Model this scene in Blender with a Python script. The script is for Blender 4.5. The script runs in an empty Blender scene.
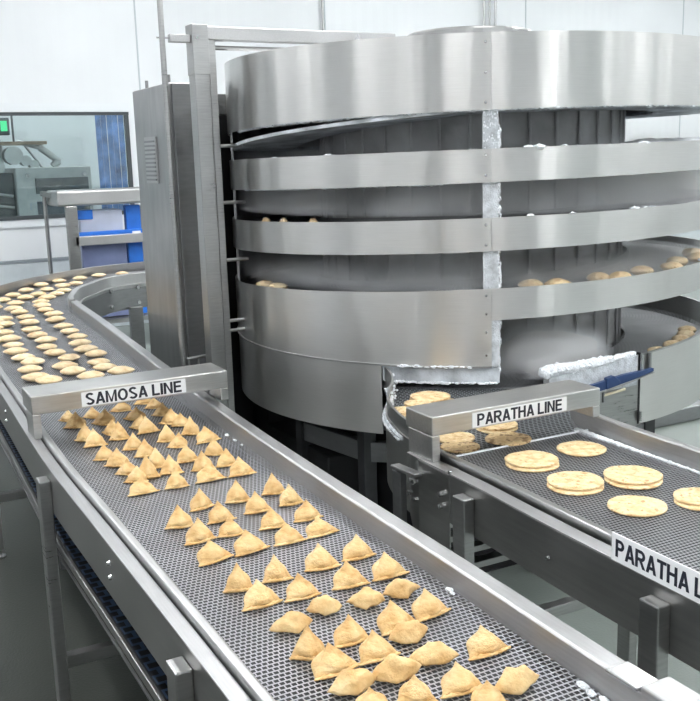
import bpy, bmesh, math, random
from mathutils import Vector, Matrix, noise
random.seed(7)
R2 = math.radians
scene = bpy.context.scene
col = scene.collection
Z0 = 2.0                      # eye height above the floor; heights below are written relative to the eye

# ------------------------------------------------------------------ camera, world, light, exposure
cam_d = bpy.data.cameras.new('camera'); cam = bpy.data.objects.new('camera', cam_d); col.objects.link(cam)
T, RO, YA = 0.19354799, -0.02746564, 0.49576098
Fv = Vector((math.sin(YA)*math.cos(T), math.cos(YA)*math.cos(T), -math.sin(T)))
Rt = Vector((math.cos(YA), -math.sin(YA), 0)); Up = Rt.cross(Fv)
R_ = math.cos(RO)*Rt + math.sin(RO)*Up; U_ = -math.sin(RO)*Rt + math.cos(RO)*Up
M = Matrix((R_, U_, -Fv)).transposed().to_4x4(); M.translation = Vector((0, 0, Z0))
cam.matrix_world = M
cam_d.sensor_width = 36; cam_d.sensor_fit = 'HORIZONTAL'
cam_d.lens = 974.77/700*36
cam_d.shift_x = -(366.4-350)/700; cam_d.shift_y = (346.46-350.5)/700
cam_d.clip_start = 0.05; cam_d.clip_end = 200
scene.camera = cam

world = bpy.data.worlds.new('world'); scene.world = world; world.use_nodes = True
world.node_tree.nodes['Background'].inputs[0].default_value = (0.85, 0.93, 1.0, 1)
world.node_tree.nodes['Background'].inputs[1].default_value = 0.35
vs = scene.view_settings
vs.view_transform = 'Standard'; vs.look = 'None'; vs.gamma = 1; vs.use_curve_mapping = False
vs.exposure = 0.48
scene.cycles.volume_bounces = 4
LIGHT = 42.0                  # ceiling diffusers

# ------------------------------------------------------------------ materials
def nodes(name):
    m = bpy.data.materials.new(name); m.use_nodes = True
    nt = m.node_tree; b = nt.nodes['Principled BSDF']
    return m, nt, b, nt.nodes.new, nt.links.new
def ramp(nt, a, b, pa=0.3, pb=0.7):
    r = nt.nodes.new('ShaderNodeValToRGB'); e = r.color_ramp.elements
    e[0].position, e[1].position = pa, pb; e[0].color = (*a, 1); e[1].color = (*b, 1); return r
def plain(name, colr, rough=0.5, metal=0.0, noise_amt=0.0, scale=8, bump=0.0, bscale=60):
    m, nt, b, N, L = nodes(name)
    b.inputs['Base Color'].default_value = (*colr, 1); b.inputs['Roughness'].default_value = rough; b.inputs['Metallic'].default_value = metal
    tc = N('ShaderNodeTexCoord')
    if noise_amt:
        n = N('ShaderNodeTexNoise'); n.inputs['Scale'].default_value = scale; n.inputs['Detail'].default_value = 5
        L(tc.outputs['Object'], n.inputs['Vector'])
        r = ramp(nt, tuple(c*(1-noise_amt) for c in colr), tuple(min(1, c*(1+noise_amt)) for c in colr)); L(n.outputs['Fac'], r.inputs[0]); L(r.outputs[0], b.inputs['Base Color'])
    if bump:
        n2 = N('ShaderNodeTexNoise'); n2.inputs['Scale'].default_value = bscale; n2.inputs['Detail'].default_value = 4
        L(tc.outputs['Object'], n2.inputs['Vector'])
        bp = N('ShaderNodeBump'); bp.inputs['Strength'].default_value = bump; bp.inputs['Distance'].default_value = 0.01
        L(n2.outputs['Fac'], bp.inputs['Height']); L(bp.outputs[0], b.inputs['Normal'])
    return m
def steel(name, base=(0.6, 0.61, 0.62), rough=0.3, stretch=(1, 1, 40), coord='Object', var=0.12, bump=0.02, wave=0.0, wscale=(3, 3, 0.15), aniso=0.0):
    """brushed stainless: grain stretched across `stretch`, soft mottling, optional panel waviness"""
    m, nt, b, N, L = nodes(name)
    b.inputs['Metallic'].default_value = 1.0
    if aniso:
        b.inputs['Anisotropic'].default_value = aniso; b.inputs['Anisotropic Rotation'].default_value = 0.25; tg = N('ShaderNodeTangent'); tg.direction_type = 'UV_MAP'; tg.uv_map = 'UVMap'; L(tg.outputs[0], b.inputs['Tangent'])
    tc = N('ShaderNodeTexCoord')
    mp = N('ShaderNodeMapping'); mp.inputs['Scale'].default_value = stretch; L(tc.outputs[coord], mp.inputs['Vector'])
    g = N('ShaderNodeTexNoise'); g.inputs['Scale'].default_value = 12; g.inputs['Detail'].default_value = 6; L(mp.outputs[0], g.inputs['Vector'])
    mo = N('ShaderNodeTexNoise'); mo.inputs['Scale'].default_value = 3.5; mo.inputs['Detail'].default_value = 5; L(tc.outputs[coord], mo.inputs['Vector'])
    mix = N('ShaderNodeMath'); mix.operation = 'ADD'; L(g.outputs['Fac'], mix.inputs[0]); L(mo.outputs['Fac'], mix.inputs[1])
    h = N('ShaderNodeMath'); h.operation = 'MULTIPLY'; h.inputs[1].default_value = 0.5; L(mix.outputs[0], h.inputs[0])
    r = ramp(nt, tuple(c*(1-var) for c in base), tuple(min(1, c*(1+var)) for c in base), 0.35, 0.65); L(h.outputs[0], r.inputs[0]); L(r.outputs[0], b.inputs['Base Color'])
    rr = N('ShaderNodeMapRange'); rr.inputs['From Min'].default_value = 0.3; rr.inputs['From Max'].default_value = 0.7
    rr.inputs['To Min'].default_value = rough*(0.8 if bump else 0.99); rr.inputs['To Max'].default_value = rough*(1.25 if bump else 1.01)
    L(h.outputs[0], rr.inputs['Value']); L(rr.outputs[0], b.inputs['Roughness'])
    bp = N('ShaderNodeBump'); bp.inputs['Strength'].default_value = bump*10; bp.inputs['Distance'].default_value = 0.001
    if bump: L(g.outputs['Fac'], bp.inputs['Height'])
    last = bp
    if wave:
        mw = N('ShaderNodeMapping'); mw.inputs['Scale'].default_value = wscale; L(tc.outputs[coord], mw.inputs['Vector'])
        w = N('ShaderNodeTexNoise'); w.inputs['Scale'].default_value = 1.0; w.inputs['Detail'].default_value = 2; L(mw.outputs[0], w.inputs['Vector'])
        b2 = N('ShaderNodeBump'); b2.inputs['Strength'].default_value = 1.0; b2.inputs['Distance'].default_value = wave
        L(w.outputs['Fac'], b2.inputs['Height']); L(bp.outputs[0], b2.inputs['Normal']); last = b2
    L(last.outputs[0], b.inputs['Normal'])
    return m
M_STEEL = steel('brushed_steel', (0.41, 0.41, 0.405), 0.32, (1, 0.6, 14))
M_RAIL = steel('rail_steel', (0.48, 0.48, 0.48), 0.40, (14, 0.8, 14))
M_PLATE = steel('side_plate_steel', (0.36, 0.36, 0.35), 0.36, (8, 0.4, 8))
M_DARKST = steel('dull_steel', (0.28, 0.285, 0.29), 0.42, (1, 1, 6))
M_DRUM = steel('drum_sheet_steel', (0.63, 0.625, 0.61), 0.30, (0.6, 25, 1), 'UV', 0.05, 0.0, 0.008, (5, 0.25, 1), 0.9)
M_CAB = steel('cabinet_steel', (0.36, 0.36, 0.36), 0.34, (1.5, 1.5, 0.3), 'Object', 0.2, 0.02, 0.003, (3, 3, 0.3))
M_BAR = steel('sign_bar_steel', (0.56, 0.555, 0.54), 0.36, (0.8, 10, 10))
M_BOLT = plain('bolt_steel', (0.6, 0.6, 0.6), 0.25, 1.0)
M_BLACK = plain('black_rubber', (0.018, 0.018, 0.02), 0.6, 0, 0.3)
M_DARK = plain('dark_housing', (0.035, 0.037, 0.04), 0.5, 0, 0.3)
M_INNER = plain('inner_drum_steel', (0.46, 0.465, 0.47), 0.5, 0.2, 0.25, 5, 0.2, 30)
M_FROST = plain('frosted_sheet', (0.60, 0.63, 0.66), 0.85, 0, 0.25, 30, 0.6, 160)
M_FROSTD = plain('frosted_underside', (0.22, 0.23, 0.25), 0.85, 0, 0.4, 40, 0.8, 160)
M_FROST2 = plain('patchy_frost', (0.52, 0.55, 0.58), 0.8, 0.0, 0.5, 7, 0.5, 120)
M_SNOW = plain('snow', (0.88, 0.91, 0.94), 0.8, 0, 0.04, 20, 0.8, 120)
M_LABEL = plain('label_white', (0.86, 0.87, 0.88), 0.45)
M_INK = plain('label_ink', (0.015, 0.018, 0.03), 0.5)
M_BLUE = plain('blue_plastic', (0.02, 0.16, 0.62), 0.4, 0, 0.15, 6)
M_NAVY = plain('navy_plastic', (0.02, 0.05, 0.14), 0.4)
M_WALL = None
M_BELTBACK = plain('dark_belt_backing', (0.03, 0.032, 0.035), 0.6)  # near black, so belt openings look deep in shade

def wall_mat(name, base, pitch):
    m, nt, b, N, L = nodes(name)
    tc = N('ShaderNodeTexCoord'); sp = N('ShaderNodeSeparateXYZ'); L(tc.outputs['Object'], sp.inputs[0])
    ad = N('ShaderNodeMath'); ad.operation = 'ADD'; L(sp.outputs[0], ad.inputs[0]); L(sp.outputs[1], ad.inputs[1])
    mu = N('ShaderNodeMath'); mu.operation = 'DIVIDE'; mu.inputs[1].default_value = pitch; L(ad.outputs[0], mu.inputs[0])
    fr = N('ShaderNodeMath'); fr.operation = 'PINGPONG'; fr.inputs[1].default_value = 0.5; L(mu.outputs[0], fr.inputs[0])
    bp = N('ShaderNodeBump'); bp.inputs['Strength'].default_value = 0.35; bp.inputs['Distance'].default_value = 0.006; L(fr.outputs[0], bp.inputs['Height']); L(bp.outputs[0], b.inputs['Normal'])
    n = N('ShaderNodeTexNoise'); n.inputs['Scale'].default_value = 1.2; L(tc.outputs['Object'], n.inputs['Vector'])
    r = ramp(nt, tuple(c*0.95 for c in base), base); L(n.outputs['Fac'], r.inputs[0]); L(r.outputs[0], b.inputs['Base Color'])
    b.inputs['Roughness'].default_value = 0.45
    return m
M_WALL = wall_mat('insulated_wall_panel', (0.73, 0.755, 0.77), 0.16)
M_WALL2 = plain('far_room_wall', (0.72, 0.78, 0.79), 0.5, 0, 0.05, 2)
M_TRIMW = plain('white_trim', (0.70, 0.73, 0.75), 0.4)
M_CURB = plain('grey_kerb', (0.55, 0.60, 0.62), 0.5, 0, 0.05)
M_CEIL = plain('ceiling_white', (0.8, 0.83, 0.85), 0.6)

def floor_mat(name, ca, cb, spec):
    m, nt, b, N, L = nodes(name)
    tc = N('ShaderNodeTexCoord'); n = N('ShaderNodeTexNoise'); n.inputs['Scale'].default_value = 1.4; n.inputs['Detail'].default_value = 8; L(tc.outputs['Object'], n.inputs['Vector'])
    r = ramp(nt, ca, cb); L(n.outputs['Fac'], r.inputs[0]); L(r.outputs[0], b.inputs['Base Color'])
    r2 = N('ShaderNodeMapRange'); r2.inputs['To Min'].default_value = 0.30; r2.inputs['To Max'].default_value = 0.42; L(n.outputs['Fac'], r2.inputs['Value']); L(r2.outputs[0], b.inputs['Roughness'])
    b.inputs['Specular IOR Level'].default_value = spec
    n2 = N('ShaderNodeTexNoise'); n2.inputs['Scale'].default_value = 90; L(tc.outputs['Object'], n2.inputs['Vector'])
    bp = N('ShaderNodeBump'); bp.inputs['Strength'].default_value = 0.12; bp.inputs['Distance'].default_value = 0.01; L(n2.outputs['Fac'], bp.inputs['Height']); L(bp.outputs[0], b.inputs['Normal'])
    return m
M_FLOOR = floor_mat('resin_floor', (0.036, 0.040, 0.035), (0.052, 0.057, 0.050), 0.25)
M_FLOOR_LIT = floor_mat('resin_floor_lit', (0.17, 0.20, 0.18), (0.24, 0.27, 0.25), 0.5)  # same resin floor; bounce from the right wall is put into the colour

def belt_mat(name, pu, pv, wire=(0.62, 0.63, 0.66), frost=0.0, holes=True):
    """open wire mesh belt: u runs across, v along (metres); the openings are real see-through holes"""
    m, nt, b, N, L = nodes(name)
    uv = N('ShaderNodeUVMap'); uv.uv_map = 'UVMap'
    sp = N('ShaderNodeSeparateXYZ'); L(uv.outputs[0], sp.inputs[0])
    def op(o, a, c=None):
        q = N('ShaderNodeMath'); q.operation = o
        for i, x in enumerate((a, c)):
            if x is None: continue
            if isinstance(x, (int, float)): q.inputs[i].default_value = x
            else: L(x, q.inputs[i])
        return q.outputs[0]
    v = op('DIVIDE', sp.outputs[1], pv); row = op('FLOOR', v); fv = op('ABSOLUTE', op('SUBTRACT', op('FRACT', v), 0.5))
    off = op('MULTIPLY', op('MODULO', row, 2.0), 0.5)
    u = op('ADD', op('DIVIDE', sp.outputs[0], pu), off); fu = op('ABSOLUTE', op('SUBTRACT', op('FRACT', u), 0.5))
    wv = op('GREATER_THAN', fv, 0.345); wu = op('GREATER_THAN', fu, 0.385)
    w = op('MAXIMUM', wv, wu)
    hgt = op('MAXIMUM', op('MULTIPLY', fv, 1.0), op('MULTIPLY', fu, 0.9))
    bp = N('ShaderNodeBump'); bp.inputs['Strength'].default_value = 0.6; bp.inputs['Distance'].default_value = 0.004; L(hgt, bp.inputs['Height']); L(bp.outputs[0], b.inputs['Normal'])
    n = N('ShaderNodeTexNoise'); n.inputs['Scale'].default_value = 5; n.inputs['Detail'].default_value = 8; tc = N('ShaderNodeTexCoord'); L(tc.outputs['Object'], n.inputs['Vector'])
    r = ramp(nt, tuple(c*0.72 for c in wire), wire); L(n.outputs['Fac'], r.inputs[0]); L(r.outputs[0], b.inputs['Base Color'])
    b.inputs['Metallic'].default_value = 0.75; b.inputs['Roughness'].default_value = 0.38
    L(w, b.inputs['Alpha'])
    return m
M_BELT = belt_mat('wire_mesh_belt', 0.0125, 0.0145, (0.50, 0.51, 0.54))
M_BELT2 = belt_mat('wire_mesh_belt_fine', 0.0120, 0.0135, (0.46, 0.47, 0.49))
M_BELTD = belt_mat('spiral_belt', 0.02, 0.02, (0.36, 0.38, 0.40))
M_BELTR = belt_mat('blue_return_belt', 0.05, 0.038, (0.13, 0.20, 0.34))

def dough(name, a, b_, c_, rough=0.62, sc=14, spot=None):
    m, nt, b, N, L = nodes(name)
    tc = N('ShaderNodeTexCoord'); oi = N('ShaderNodeObjectInfo')
    ad = N('ShaderNodeVectorMath'); ad.operation = 'ADD'; L(tc.outputs['Object'], ad.inputs[0]); L(oi.outputs['Random'], ad.inputs[1])
    n = N('ShaderNodeTexNoise'); n.inputs['Scale'].default_value = sc; n.inputs['Detail'].default_value = 6; L(ad.outputs[0], n.inputs['Vector'])
    r = nt.nodes.new('ShaderNodeValToRGB'); e = r.color_ramp.elements; e[0].position = 0.3; e[0].color = (*a, 1); e[1].position = 0.72; e[1].color = (*c_, 1)
    k = e.new(0.5); k.color = (*b_, 1); L(n.outputs['Fac'], r.inputs[0])
    out = r.outputs[0]
    if spot:
        n3 = N('ShaderNodeTexNoise'); n3.inputs['Scale'].default_value = spot[1]; n3.inputs['Detail'].default_value = 3; L(ad.outputs[0], n3.inputs['Vector'])
        r3 = N('ShaderNodeMapRange'); r3.inputs['From Min'].default_value = spot[2]; r3.inputs['From Max'].default_value = spot[2]+0.1; L(n3.outputs['Fac'], r3.inputs['Value'])
        mx = N('ShaderNodeMix'); mx.data_type = 'RGBA'; L(r3.outputs[0], mx.inputs[0]); L(out, mx.inputs[6]); mx.inputs[7].default_value = (*spot[0], 1); out = mx.outputs[2]
    L(out, b.inputs['Base Color']); b.inputs['Roughness'].default_value = rough
    b.inputs['Subsurface Weight'].default_value = 0.08; b.inputs['Subsurface Radius'].default_value = (0.01, 0.006, 0.003)
    n2 = N('ShaderNodeTexNoise'); n2.inputs['Scale'].default_value = sc*3; n2.inputs['Detail'].default_value = 5; L(ad.outputs[0], n2.inputs['Vector'])
    bp = N('ShaderNodeBump'); bp.inputs['Strength'].default_value = 0.3; bp.inputs['Distance'].default_value = 0.04; L(n2.outputs['Fac'], bp.inputs['Height']); L(bp.outputs[0], b.inputs['Normal'])
    return m
M_SAM = dough('samosa_pastry', (0.62, 0.37, 0.14), (0.76, 0.53, 0.25), (0.84, 0.65, 0.36), sc=2)
M_CRIMP = dough('samosa_crimp', (0.56, 0.30, 0.09), (0.74, 0.49, 0.21), (0.83, 0.62, 0.33), sc=4)
M_PALE = dough('pale_pastry', (0.66, 0.47, 0.25), (0.77, 0.60, 0.37), (0.85, 0.71, 0.49), sc=3)
M_PAR = dough('paratha_dough', (0.64, 0.42, 0.19), (0.80, 0.60, 0.33), (0.90, 0.74, 0.47), sc=3.2, spot=((0.52, 0.27, 0.10), 4.5, 0.60))
M_PARB = dough('paratha_browned', (0.52, 0.35, 0.16), (0.70, 0.51, 0.27), (0.78, 0.62, 0.38), sc=3, spot=((0.30, 0.17, 0.07), 3, 0.52))

# ------------------------------------------------------------------ helpers
def link(name, mesh, mat=None, parent=None):
    o = bpy.data.objects.new(name, mesh); col.objects.link(o)
    if mat: mesh.materials.append(mat)
    if parent: o.parent = parent
    return o
def obj(name, bm, mat, parent=None, bevel=0.0, smooth=False, seg=2):
    bmesh.ops.recalc_face_normals(bm, faces=bm.faces) if not smooth == 'keep' else None
    me = bpy.data.meshes.new(name); bm.to_mesh(me); bm.free()
    if smooth:
        for p in me.polygons: p.use_smooth = True
        me.set_sharp_from_angle(angle=R2(35))
    o = link(name, me, mat, parent)
    if bevel:
        md = o.modifiers.new('bevel', 'BEVEL'); md.width = bevel; md.segments = seg; md.limit_method = 'ANGLE'; md.angle_limit = R2(40)
        md.harden_normals = False
    return o
def tag(o, label=None, cat=None, group=None, kind=None):
    if label: o['label'] = label
    if cat: o['category'] = cat
    if group: o['group'] = group
    if kind: o['kind'] = kind
    return o
def thing(name, loc, label, cat, group=None, rz=0):
    o = bpy.data.objects.new(name, None); col.objects.link(o); o.location = loc; o.rotation_euler.z = rz; o.empty_display_size = 0.05
    return tag(o, label, cat, group)
def box(bm, x0, x1, y0, y1, z0, z1, org=(0, 0, 0)):
    vs = [bm.verts.new((x-org[0], y-org[1], z-org[2])) for z in (z0, z1) for y in (y0, y1) for x in (x0, x1)]
    for f in ((0, 1, 3, 2), (4, 6, 7, 5), (0, 4, 5, 1), (2, 3, 7, 6), (0, 2, 6, 4), (1, 5, 7, 3)):
        bm.faces.new([vs[i] for i in f])
    return bm
def B(*a, org=(0, 0, 0)): return box(bmesh.new(), *a, org=org)
def rod(bm, p, q, r, n=12, r2=None):
    p, q = Vector(p), Vector(q); d = (q-p).normalized(); a = d.orthogonal().normalized(); b = d.cross(a); r2 = r if r2 is None else r2
    A = [bm.verts.new(p+(a*math.cos(t)+b*math.sin(t))*r) for t in [2*math.pi*i/n for i in range(n)]]
    C = [bm.verts.new(q+(a*math.cos(t)+b*math.sin(t))*r2) for t in [2*math.pi*i/n for i in range(n)]]
    for i in range(n): bm.faces.new((A[i], A[(i+1) % n], C[(i+1) % n], C[i]))
    bm.faces.new(A[::-1]); bm.faces.new(C); return bm
def beam(bm, p, q, w, h):
    """square tube between two points, w across, h upright"""
    p, q = Vector(p), Vector(q); d = (q-p).normalized(); up = Vector((0, 0, 1)); s = d.cross(up)
    if s.length < 1e-3: s = Vector((1, 0, 0))
    s.normalize(); u = s.cross(d)
    r = []
    for c in (p, q): r.append([bm.verts.new(c+s*(w/2*a)+u*(h/2*b)) for a, b in ((-1, -1), (1, -1), (1, 1), (-1, 1))])
    for i in range(4): bm.faces.new((r[0][i], r[0][(i+1) % 4], r[1][(i+1) % 4], r[1][i]))
    bm.faces.new(r[0][::-1]); bm.faces.new(r[1]); return bm
def catmull(P, step):
    P = [Vector(p) for p in P]; out = []
    Q = [P[0]*2-P[1]] + P + [P[-1]*2-P[-2]]
    for i in range(1, len(Q)-2):
        a, b, c, d = Q[i-1:i+3]; n = max(2, int((c-b).length/step))
        for k in range(n):
            t = k/n
            out.append(0.5*((2*b)+(-a+c)*t+(2*a-5*b+4*c-d)*t*t+(-a+3*b-3*c+d)*t**3))
    out.append(P[-1]); return out
def resample(P, n):
    L = [0]
    for i in range(1, len(P)): L.append(L[-1]+(P[i]-P[i-1]).length)
    out = []; j = 0
    for k in range(n):
        s = L[-1]*k/(n-1)
        while j < len(P)-2 and L[j+1] < s: j += 1
        t = (s-L[j])/max(L[j+1]-L[j], 1e-9); out.append(P[j].lerp(P[j+1], min(max(t, 0), 1)))
    return out
def normals2(P, side):
    """unit offsets to the left (-1) or right (+1) of the travel direction"""
    N = []
    for i in range(len(P)):
        d = (P[min(i+1, len(P)-1)]-P[max(i-1, 0)]); d = Vector((d.x, d.y)).normalized(); N.append(Vector((d.y, -d.x))*side)
    return N
def sweep(P, side, prof, close=True, org=(0, 0, 0), i0=0, i1=None, osc=None):
    """closed section prof [(outward, z)] carried along plan line P; UV in metres"""
    bm = bmesh.new(); uvl = bm.loops.layers.uv.new('UVMap'); N = normals2(P, side); rings = []; s = 0; S = []
    i1 = len(P) if i1 is None else i1
    for i in range(i0, i1):
        if i > i0: s += (P[i]-P[i-1]).length
        S.append(s); k_ = osc(i) if osc else 0.0; rings.append([bm.verts.new((P[i].x+N[i].x*(o-k_)-org[0], P[i].y+N[i].y*(o-k_)-org[1], z-org[2])) for o, z in prof])
    pl = [0]
    m = len(prof)
    for k in range(m): pl.append(pl[-1]+math.dist(prof[k], prof[(k+1) % m]))
    for i in range(len(rings)-1):
        for k in range(m if close else m-1):
            f = bm.faces.new((rings[i][k], rings[i][(k+1) % m], rings[i+1][(k+1) % m], rings[i+1][k]))
            for lp, (u, v) in zip(f.loops, ((pl[k], S[i]), (pl[k+1], S[i]), (pl[k+1], S[i+1]), (pl[k], S[i+1]))): lp[uvl].uv = (u, v)
    if close:
        bm.faces.new(rings[0][::-1]); bm.faces.new(rings[-1])
    return bm
def rect(o0, o1, z0, z1): return [(o0, z0), (o1, z0), (o1, z1), (o0, z1)]
def ribbon(A, C, z, nu=2, org=(0, 0, 0)):
    """belt surface between two plan lines sampled alike"""
    bm = bmesh.new(); uvl = bm.loops.layers.uv.new('UVMap'); s = 0; prev = None
    for i in range(len(A)):
        if i: s += ((A[i]-A[i-1]).length+(C[i]-C[i-1]).length)/2
        zz = z[i] if isinstance(z, list) else z
        row = [bm.verts.new((A[i].x+(C[i].x-A[i].x)*k/nu-org[0], A[i].y+(C[i].y-A[i].y)*k/nu-org[1], zz-org[2])) for k in range(nu+1)]
        w = (C[i]-A[i]).length
        if prev:
            for k in range(nu):
                f = bm.faces.new((prev[0][k], prev[0][k+1], row[k+1], row[k]))
                for lp, uv in zip(f.loops, ((prev[2]*k/nu, prev[1]), (prev[2]*(k+1)/nu, prev[1]), (w*(k+1)/nu, s), (w*k/nu, s))): lp[uvl].uv = uv
        prev = (row, s, w)
    return bm
def text_obj(name, s, size, mat, parent, loc, rot, ext=0.0006, bold=0.0, sx=1.0):
    """bold grotesque capitals built stroke by stroke; cap height = size*0.72"""
    w = 0.19; W = dict(S=.66, A=.74, M=.84, O=.78, L=.60, I=.19, N=.72, E=.64, P=.66, R=.72, T=.66, H=.71)
    def bar(x0, y0, x1, y1): return [(x0, y0), (x1, y0), (x1, y1), (x0, y1)]
    def dg(x0, y0, x1, y1, ww): return [(x0, y0), (x0+ww, y0), (x1+ww, y1), (x1, y1)]
    def arcs(cx, cy, rx, ry, a0, a1, n=14, wx=w, wy=w*0.92):
        out = []
        for i in range(n):
            p, q = (R2(a0+(a1-a0)*k/n) for k in (i, i+1))
            out.append([(cx+rx*math.cos(p), cy+ry*math.sin(p)), (cx+rx*math.cos(q), cy+ry*math.sin(q)), (cx+(rx-wx)*math.cos(q), cy+(ry-wy)*math.sin(q)), (cx+(rx-wx)*math.cos(p), cy+(ry-wy)*math.sin(p))])
        return out
    def glyph(c):
        g = W[c]
        if c == 'I': return [bar(0, 0, w+.01, 1)]
        if c == 'L': return [bar(0, 0, w, 1), bar(w, 0, g, w*.92)]
        if c == 'E': return [bar(0, 0, w, 1), bar(w, 0, g, w*.92), bar(w, 1-w*.92, g-.02, 1), bar(w, .44, g-.05, .44+w*.9)]
        if c == 'T': return [bar(g/2-w/2, 0, g/2+w/2, 1-w*.92), bar(0, 1-w*.92, g, 1)]
        if c == 'H': return [bar(0, 0, w, 1), bar(g-w, 0, g, 1), bar(w, .45, g-w, .45+w*.92)]
        if c == 'N': return [bar(0, 0, w, 1), bar(g-w, 0, g, 1), [(w, 1), (w, .70), (g-w, 0), (g-w, .30)]]
        if c == 'M': return [bar(0, 0, w*.9, 1), bar(g-w*.9, 0, g, 1), [(w*.9, 1), (w*.9, .72), (g/2-.07, 0), (g/2, .22)], [(g/2, .22), (g/2+.07, 0), (g-w*.9, .72), (g-w*.9, 1)], [(g/2-.07, 0), (g/2+.07, 0), (g/2, .22)]]
        if c == 'A': return [dg(0, 0, g/2-.10, 1, w*1.03), [(g-w*1.03, 0), (g, 0), (g/2+.10, 1), (g/2-.075, 1)], bar(.19, .20, g-.19, .20+w*.9)]
        if c == 'O': return arcs(g/2, .5, g/2, .515, 0, 360, 32)
        if c in 'PR':
            P = [bar(0, 0, w, 1), bar(w, 1-w*.92, g-.28, 1), bar(w, .40, g-.28, .40+w*.92)] + arcs(g-.30, .70, .30, .30, -90, 90, 12)
            if c == 'R': P += [[(g-.42, .41), (g-.22, .41), (g+.03, 0), (g-.18, 0)]]
            return P
        if c == 'S':
            return arcs(g/2, .735, g/2-.015, .28, 25, 200, 14) + arcs(g/2, .27, g/2, .285, -155, 20, 14) + [[(.02, .66), (.17, .74), (.30, .62), (.22, .47)], [(.22, .47), (.30, .62), (g-.24, .53), (g-.32, .40)], [(g-.32, .40), (g-.24, .53), (g-.01, .36), (g-.17, .27)]]
        return []
    H = size*0.72; x = 0; polys = []
    for c in s:
        if c == ' ': x += 0.30; continue
        for p in glyph(c): polys.append([(x+u, v) for u, v in p])
        x += W[c]+(0.075 if c not in 'AT' else 0.04)
    tw = x; me = bpy.data.meshes.new(name); bm = bmesh.new(); k = H*sx
    for i, p in enumerate(polys):
        e = ext+i*2e-6
        ar = sum(p[j][0]*p[(j+1) % len(p)][1]-p[(j+1) % len(p)][0]*p[j][1] for j in range(len(p)))
        if ar < 0: p = p[::-1]
        f = [bm.verts.new(((u-tw/2)*k, (v-0.5)*H, e)) for u, v in p]; b_ = [bm.verts.new(((u-tw/2)*k, (v-0.5)*H, 0)) for u, v in p]
        bm.faces.new(f); n = len(p)
        for j in range(n): bm.faces.new((b_[j], b_[(j+1) % n], f[(j+1) % n], f[j]))
    bm.to_mesh(me); bm.free(); o = link(name, me, mat, parent); o.location = loc; o.rotation_euler = rot
    return o

# ------------------------------------------------------------------ setting
FL = -2.0; CE = 3.2; YW = 12.0
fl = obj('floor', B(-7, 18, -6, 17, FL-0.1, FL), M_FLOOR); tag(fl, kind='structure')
fl2 = obj('floor', B(1.3, 17.9, -5.9, 16.9, FL-0.001, FL+0.0004), M_FLOOR_LIT); tag(fl2, kind='structure')  # added flush slab, paler to stand for light reflected off the right wall
tag(obj('ceiling', B(-7, 18, -6, 17, CE, CE+0.1), M_CEIL), kind='structure')
WX0, WX1, WZ0, WZ1 = -1.4, 3.28, -0.61, 0.575
bm = bmesh.new()
box(bm, -7, WX0, YW, YW+0.15, FL, CE); box(bm, WX1, 18, YW, YW+0.15, FL, CE); box(bm, WX0, WX1, YW, YW+0.15, FL, WZ0); box(bm, WX0, WX1, YW, YW+0.15, WZ1, CE)
tag(obj('wall_back', bm, M_WALL), kind='structure')
tag(obj('wall_left', B(-7.1, -7, -6, 17, FL, CE), M_WALL), kind='structure')
tag(obj('wall_right', B(18, 18.1, -6, 17, FL, CE), M_WALL), kind='structure')
tag(obj('wall_front', B(-7, 18, -6.1, -6, FL, CE), M_WALL), kind='structure')
tag(obj('wall_far', B(-7, 18, 17, 17.1, FL, CE), M_WALL2), kind='structure')
bm = B(-6.99, 17.9, YW-0.05, YW-0.001, FL+0.001, -1.13); tag(obj('baseboard_back', bm, M_CURB, bevel=0.01), kind='structure')
tag(obj('trim_1', B(-6.99, 17.9, YW-0.055, YW-0.001, -1.13, -1.095), plain('joint_grey', (0.25, 0.28, 0.30), 0.5)), kind='structure')
bm = bmesh.new(); box(bm, WX0-0.02, WX1+0.02, YW-0.03, YW+0.02, WZ1-0.02, WZ1+0.015); box(bm, WX0-0.02, WX1+0.02, YW-0.03, YW+0.02, WZ0-0.02, WZ0+0.025); box(bm, WX1-0.03, WX1+0.015, YW-0.03, YW+0.02, WZ0+0.025, WZ1-0.02); box(bm, WX0-0.02, WX0+0.03, YW-0.03, YW+0.02, WZ0+0.025, WZ1-0.03)
wf = obj('window_1', bm, plain('window_gasket', (0.05, 0.06, 0.065), 0.5)); tag(wf, kind='structure')
mg, nt, b, N, L = nodes('window_glass')
for n_ in list(nt.nodes): nt.nodes.remove(n_)
o_ = N('ShaderNodeOutputMaterial'); tr = N('ShaderNodeBsdfTransparent'); tr.inputs[0].default_value = (0.92, 0.97, 0.97, 1); gl = N('ShaderNodeBsdfGlossy'); gl.inputs['Roughness'].default_value = 0.02; mx = N('ShaderNodeMixShader'); mx.inputs[0].default_value = 0.07
L(tr.outputs[0], mx.inputs[1]); L(gl.outputs[0], mx.inputs[2]); L(mx.outputs[0], o_.inputs[0])
obj('pane', B(WX0+0.02, WX1-0.03, YW-0.012, YW-0.004, WZ0+0.01, WZ1-0.01), mg, wf)
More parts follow.
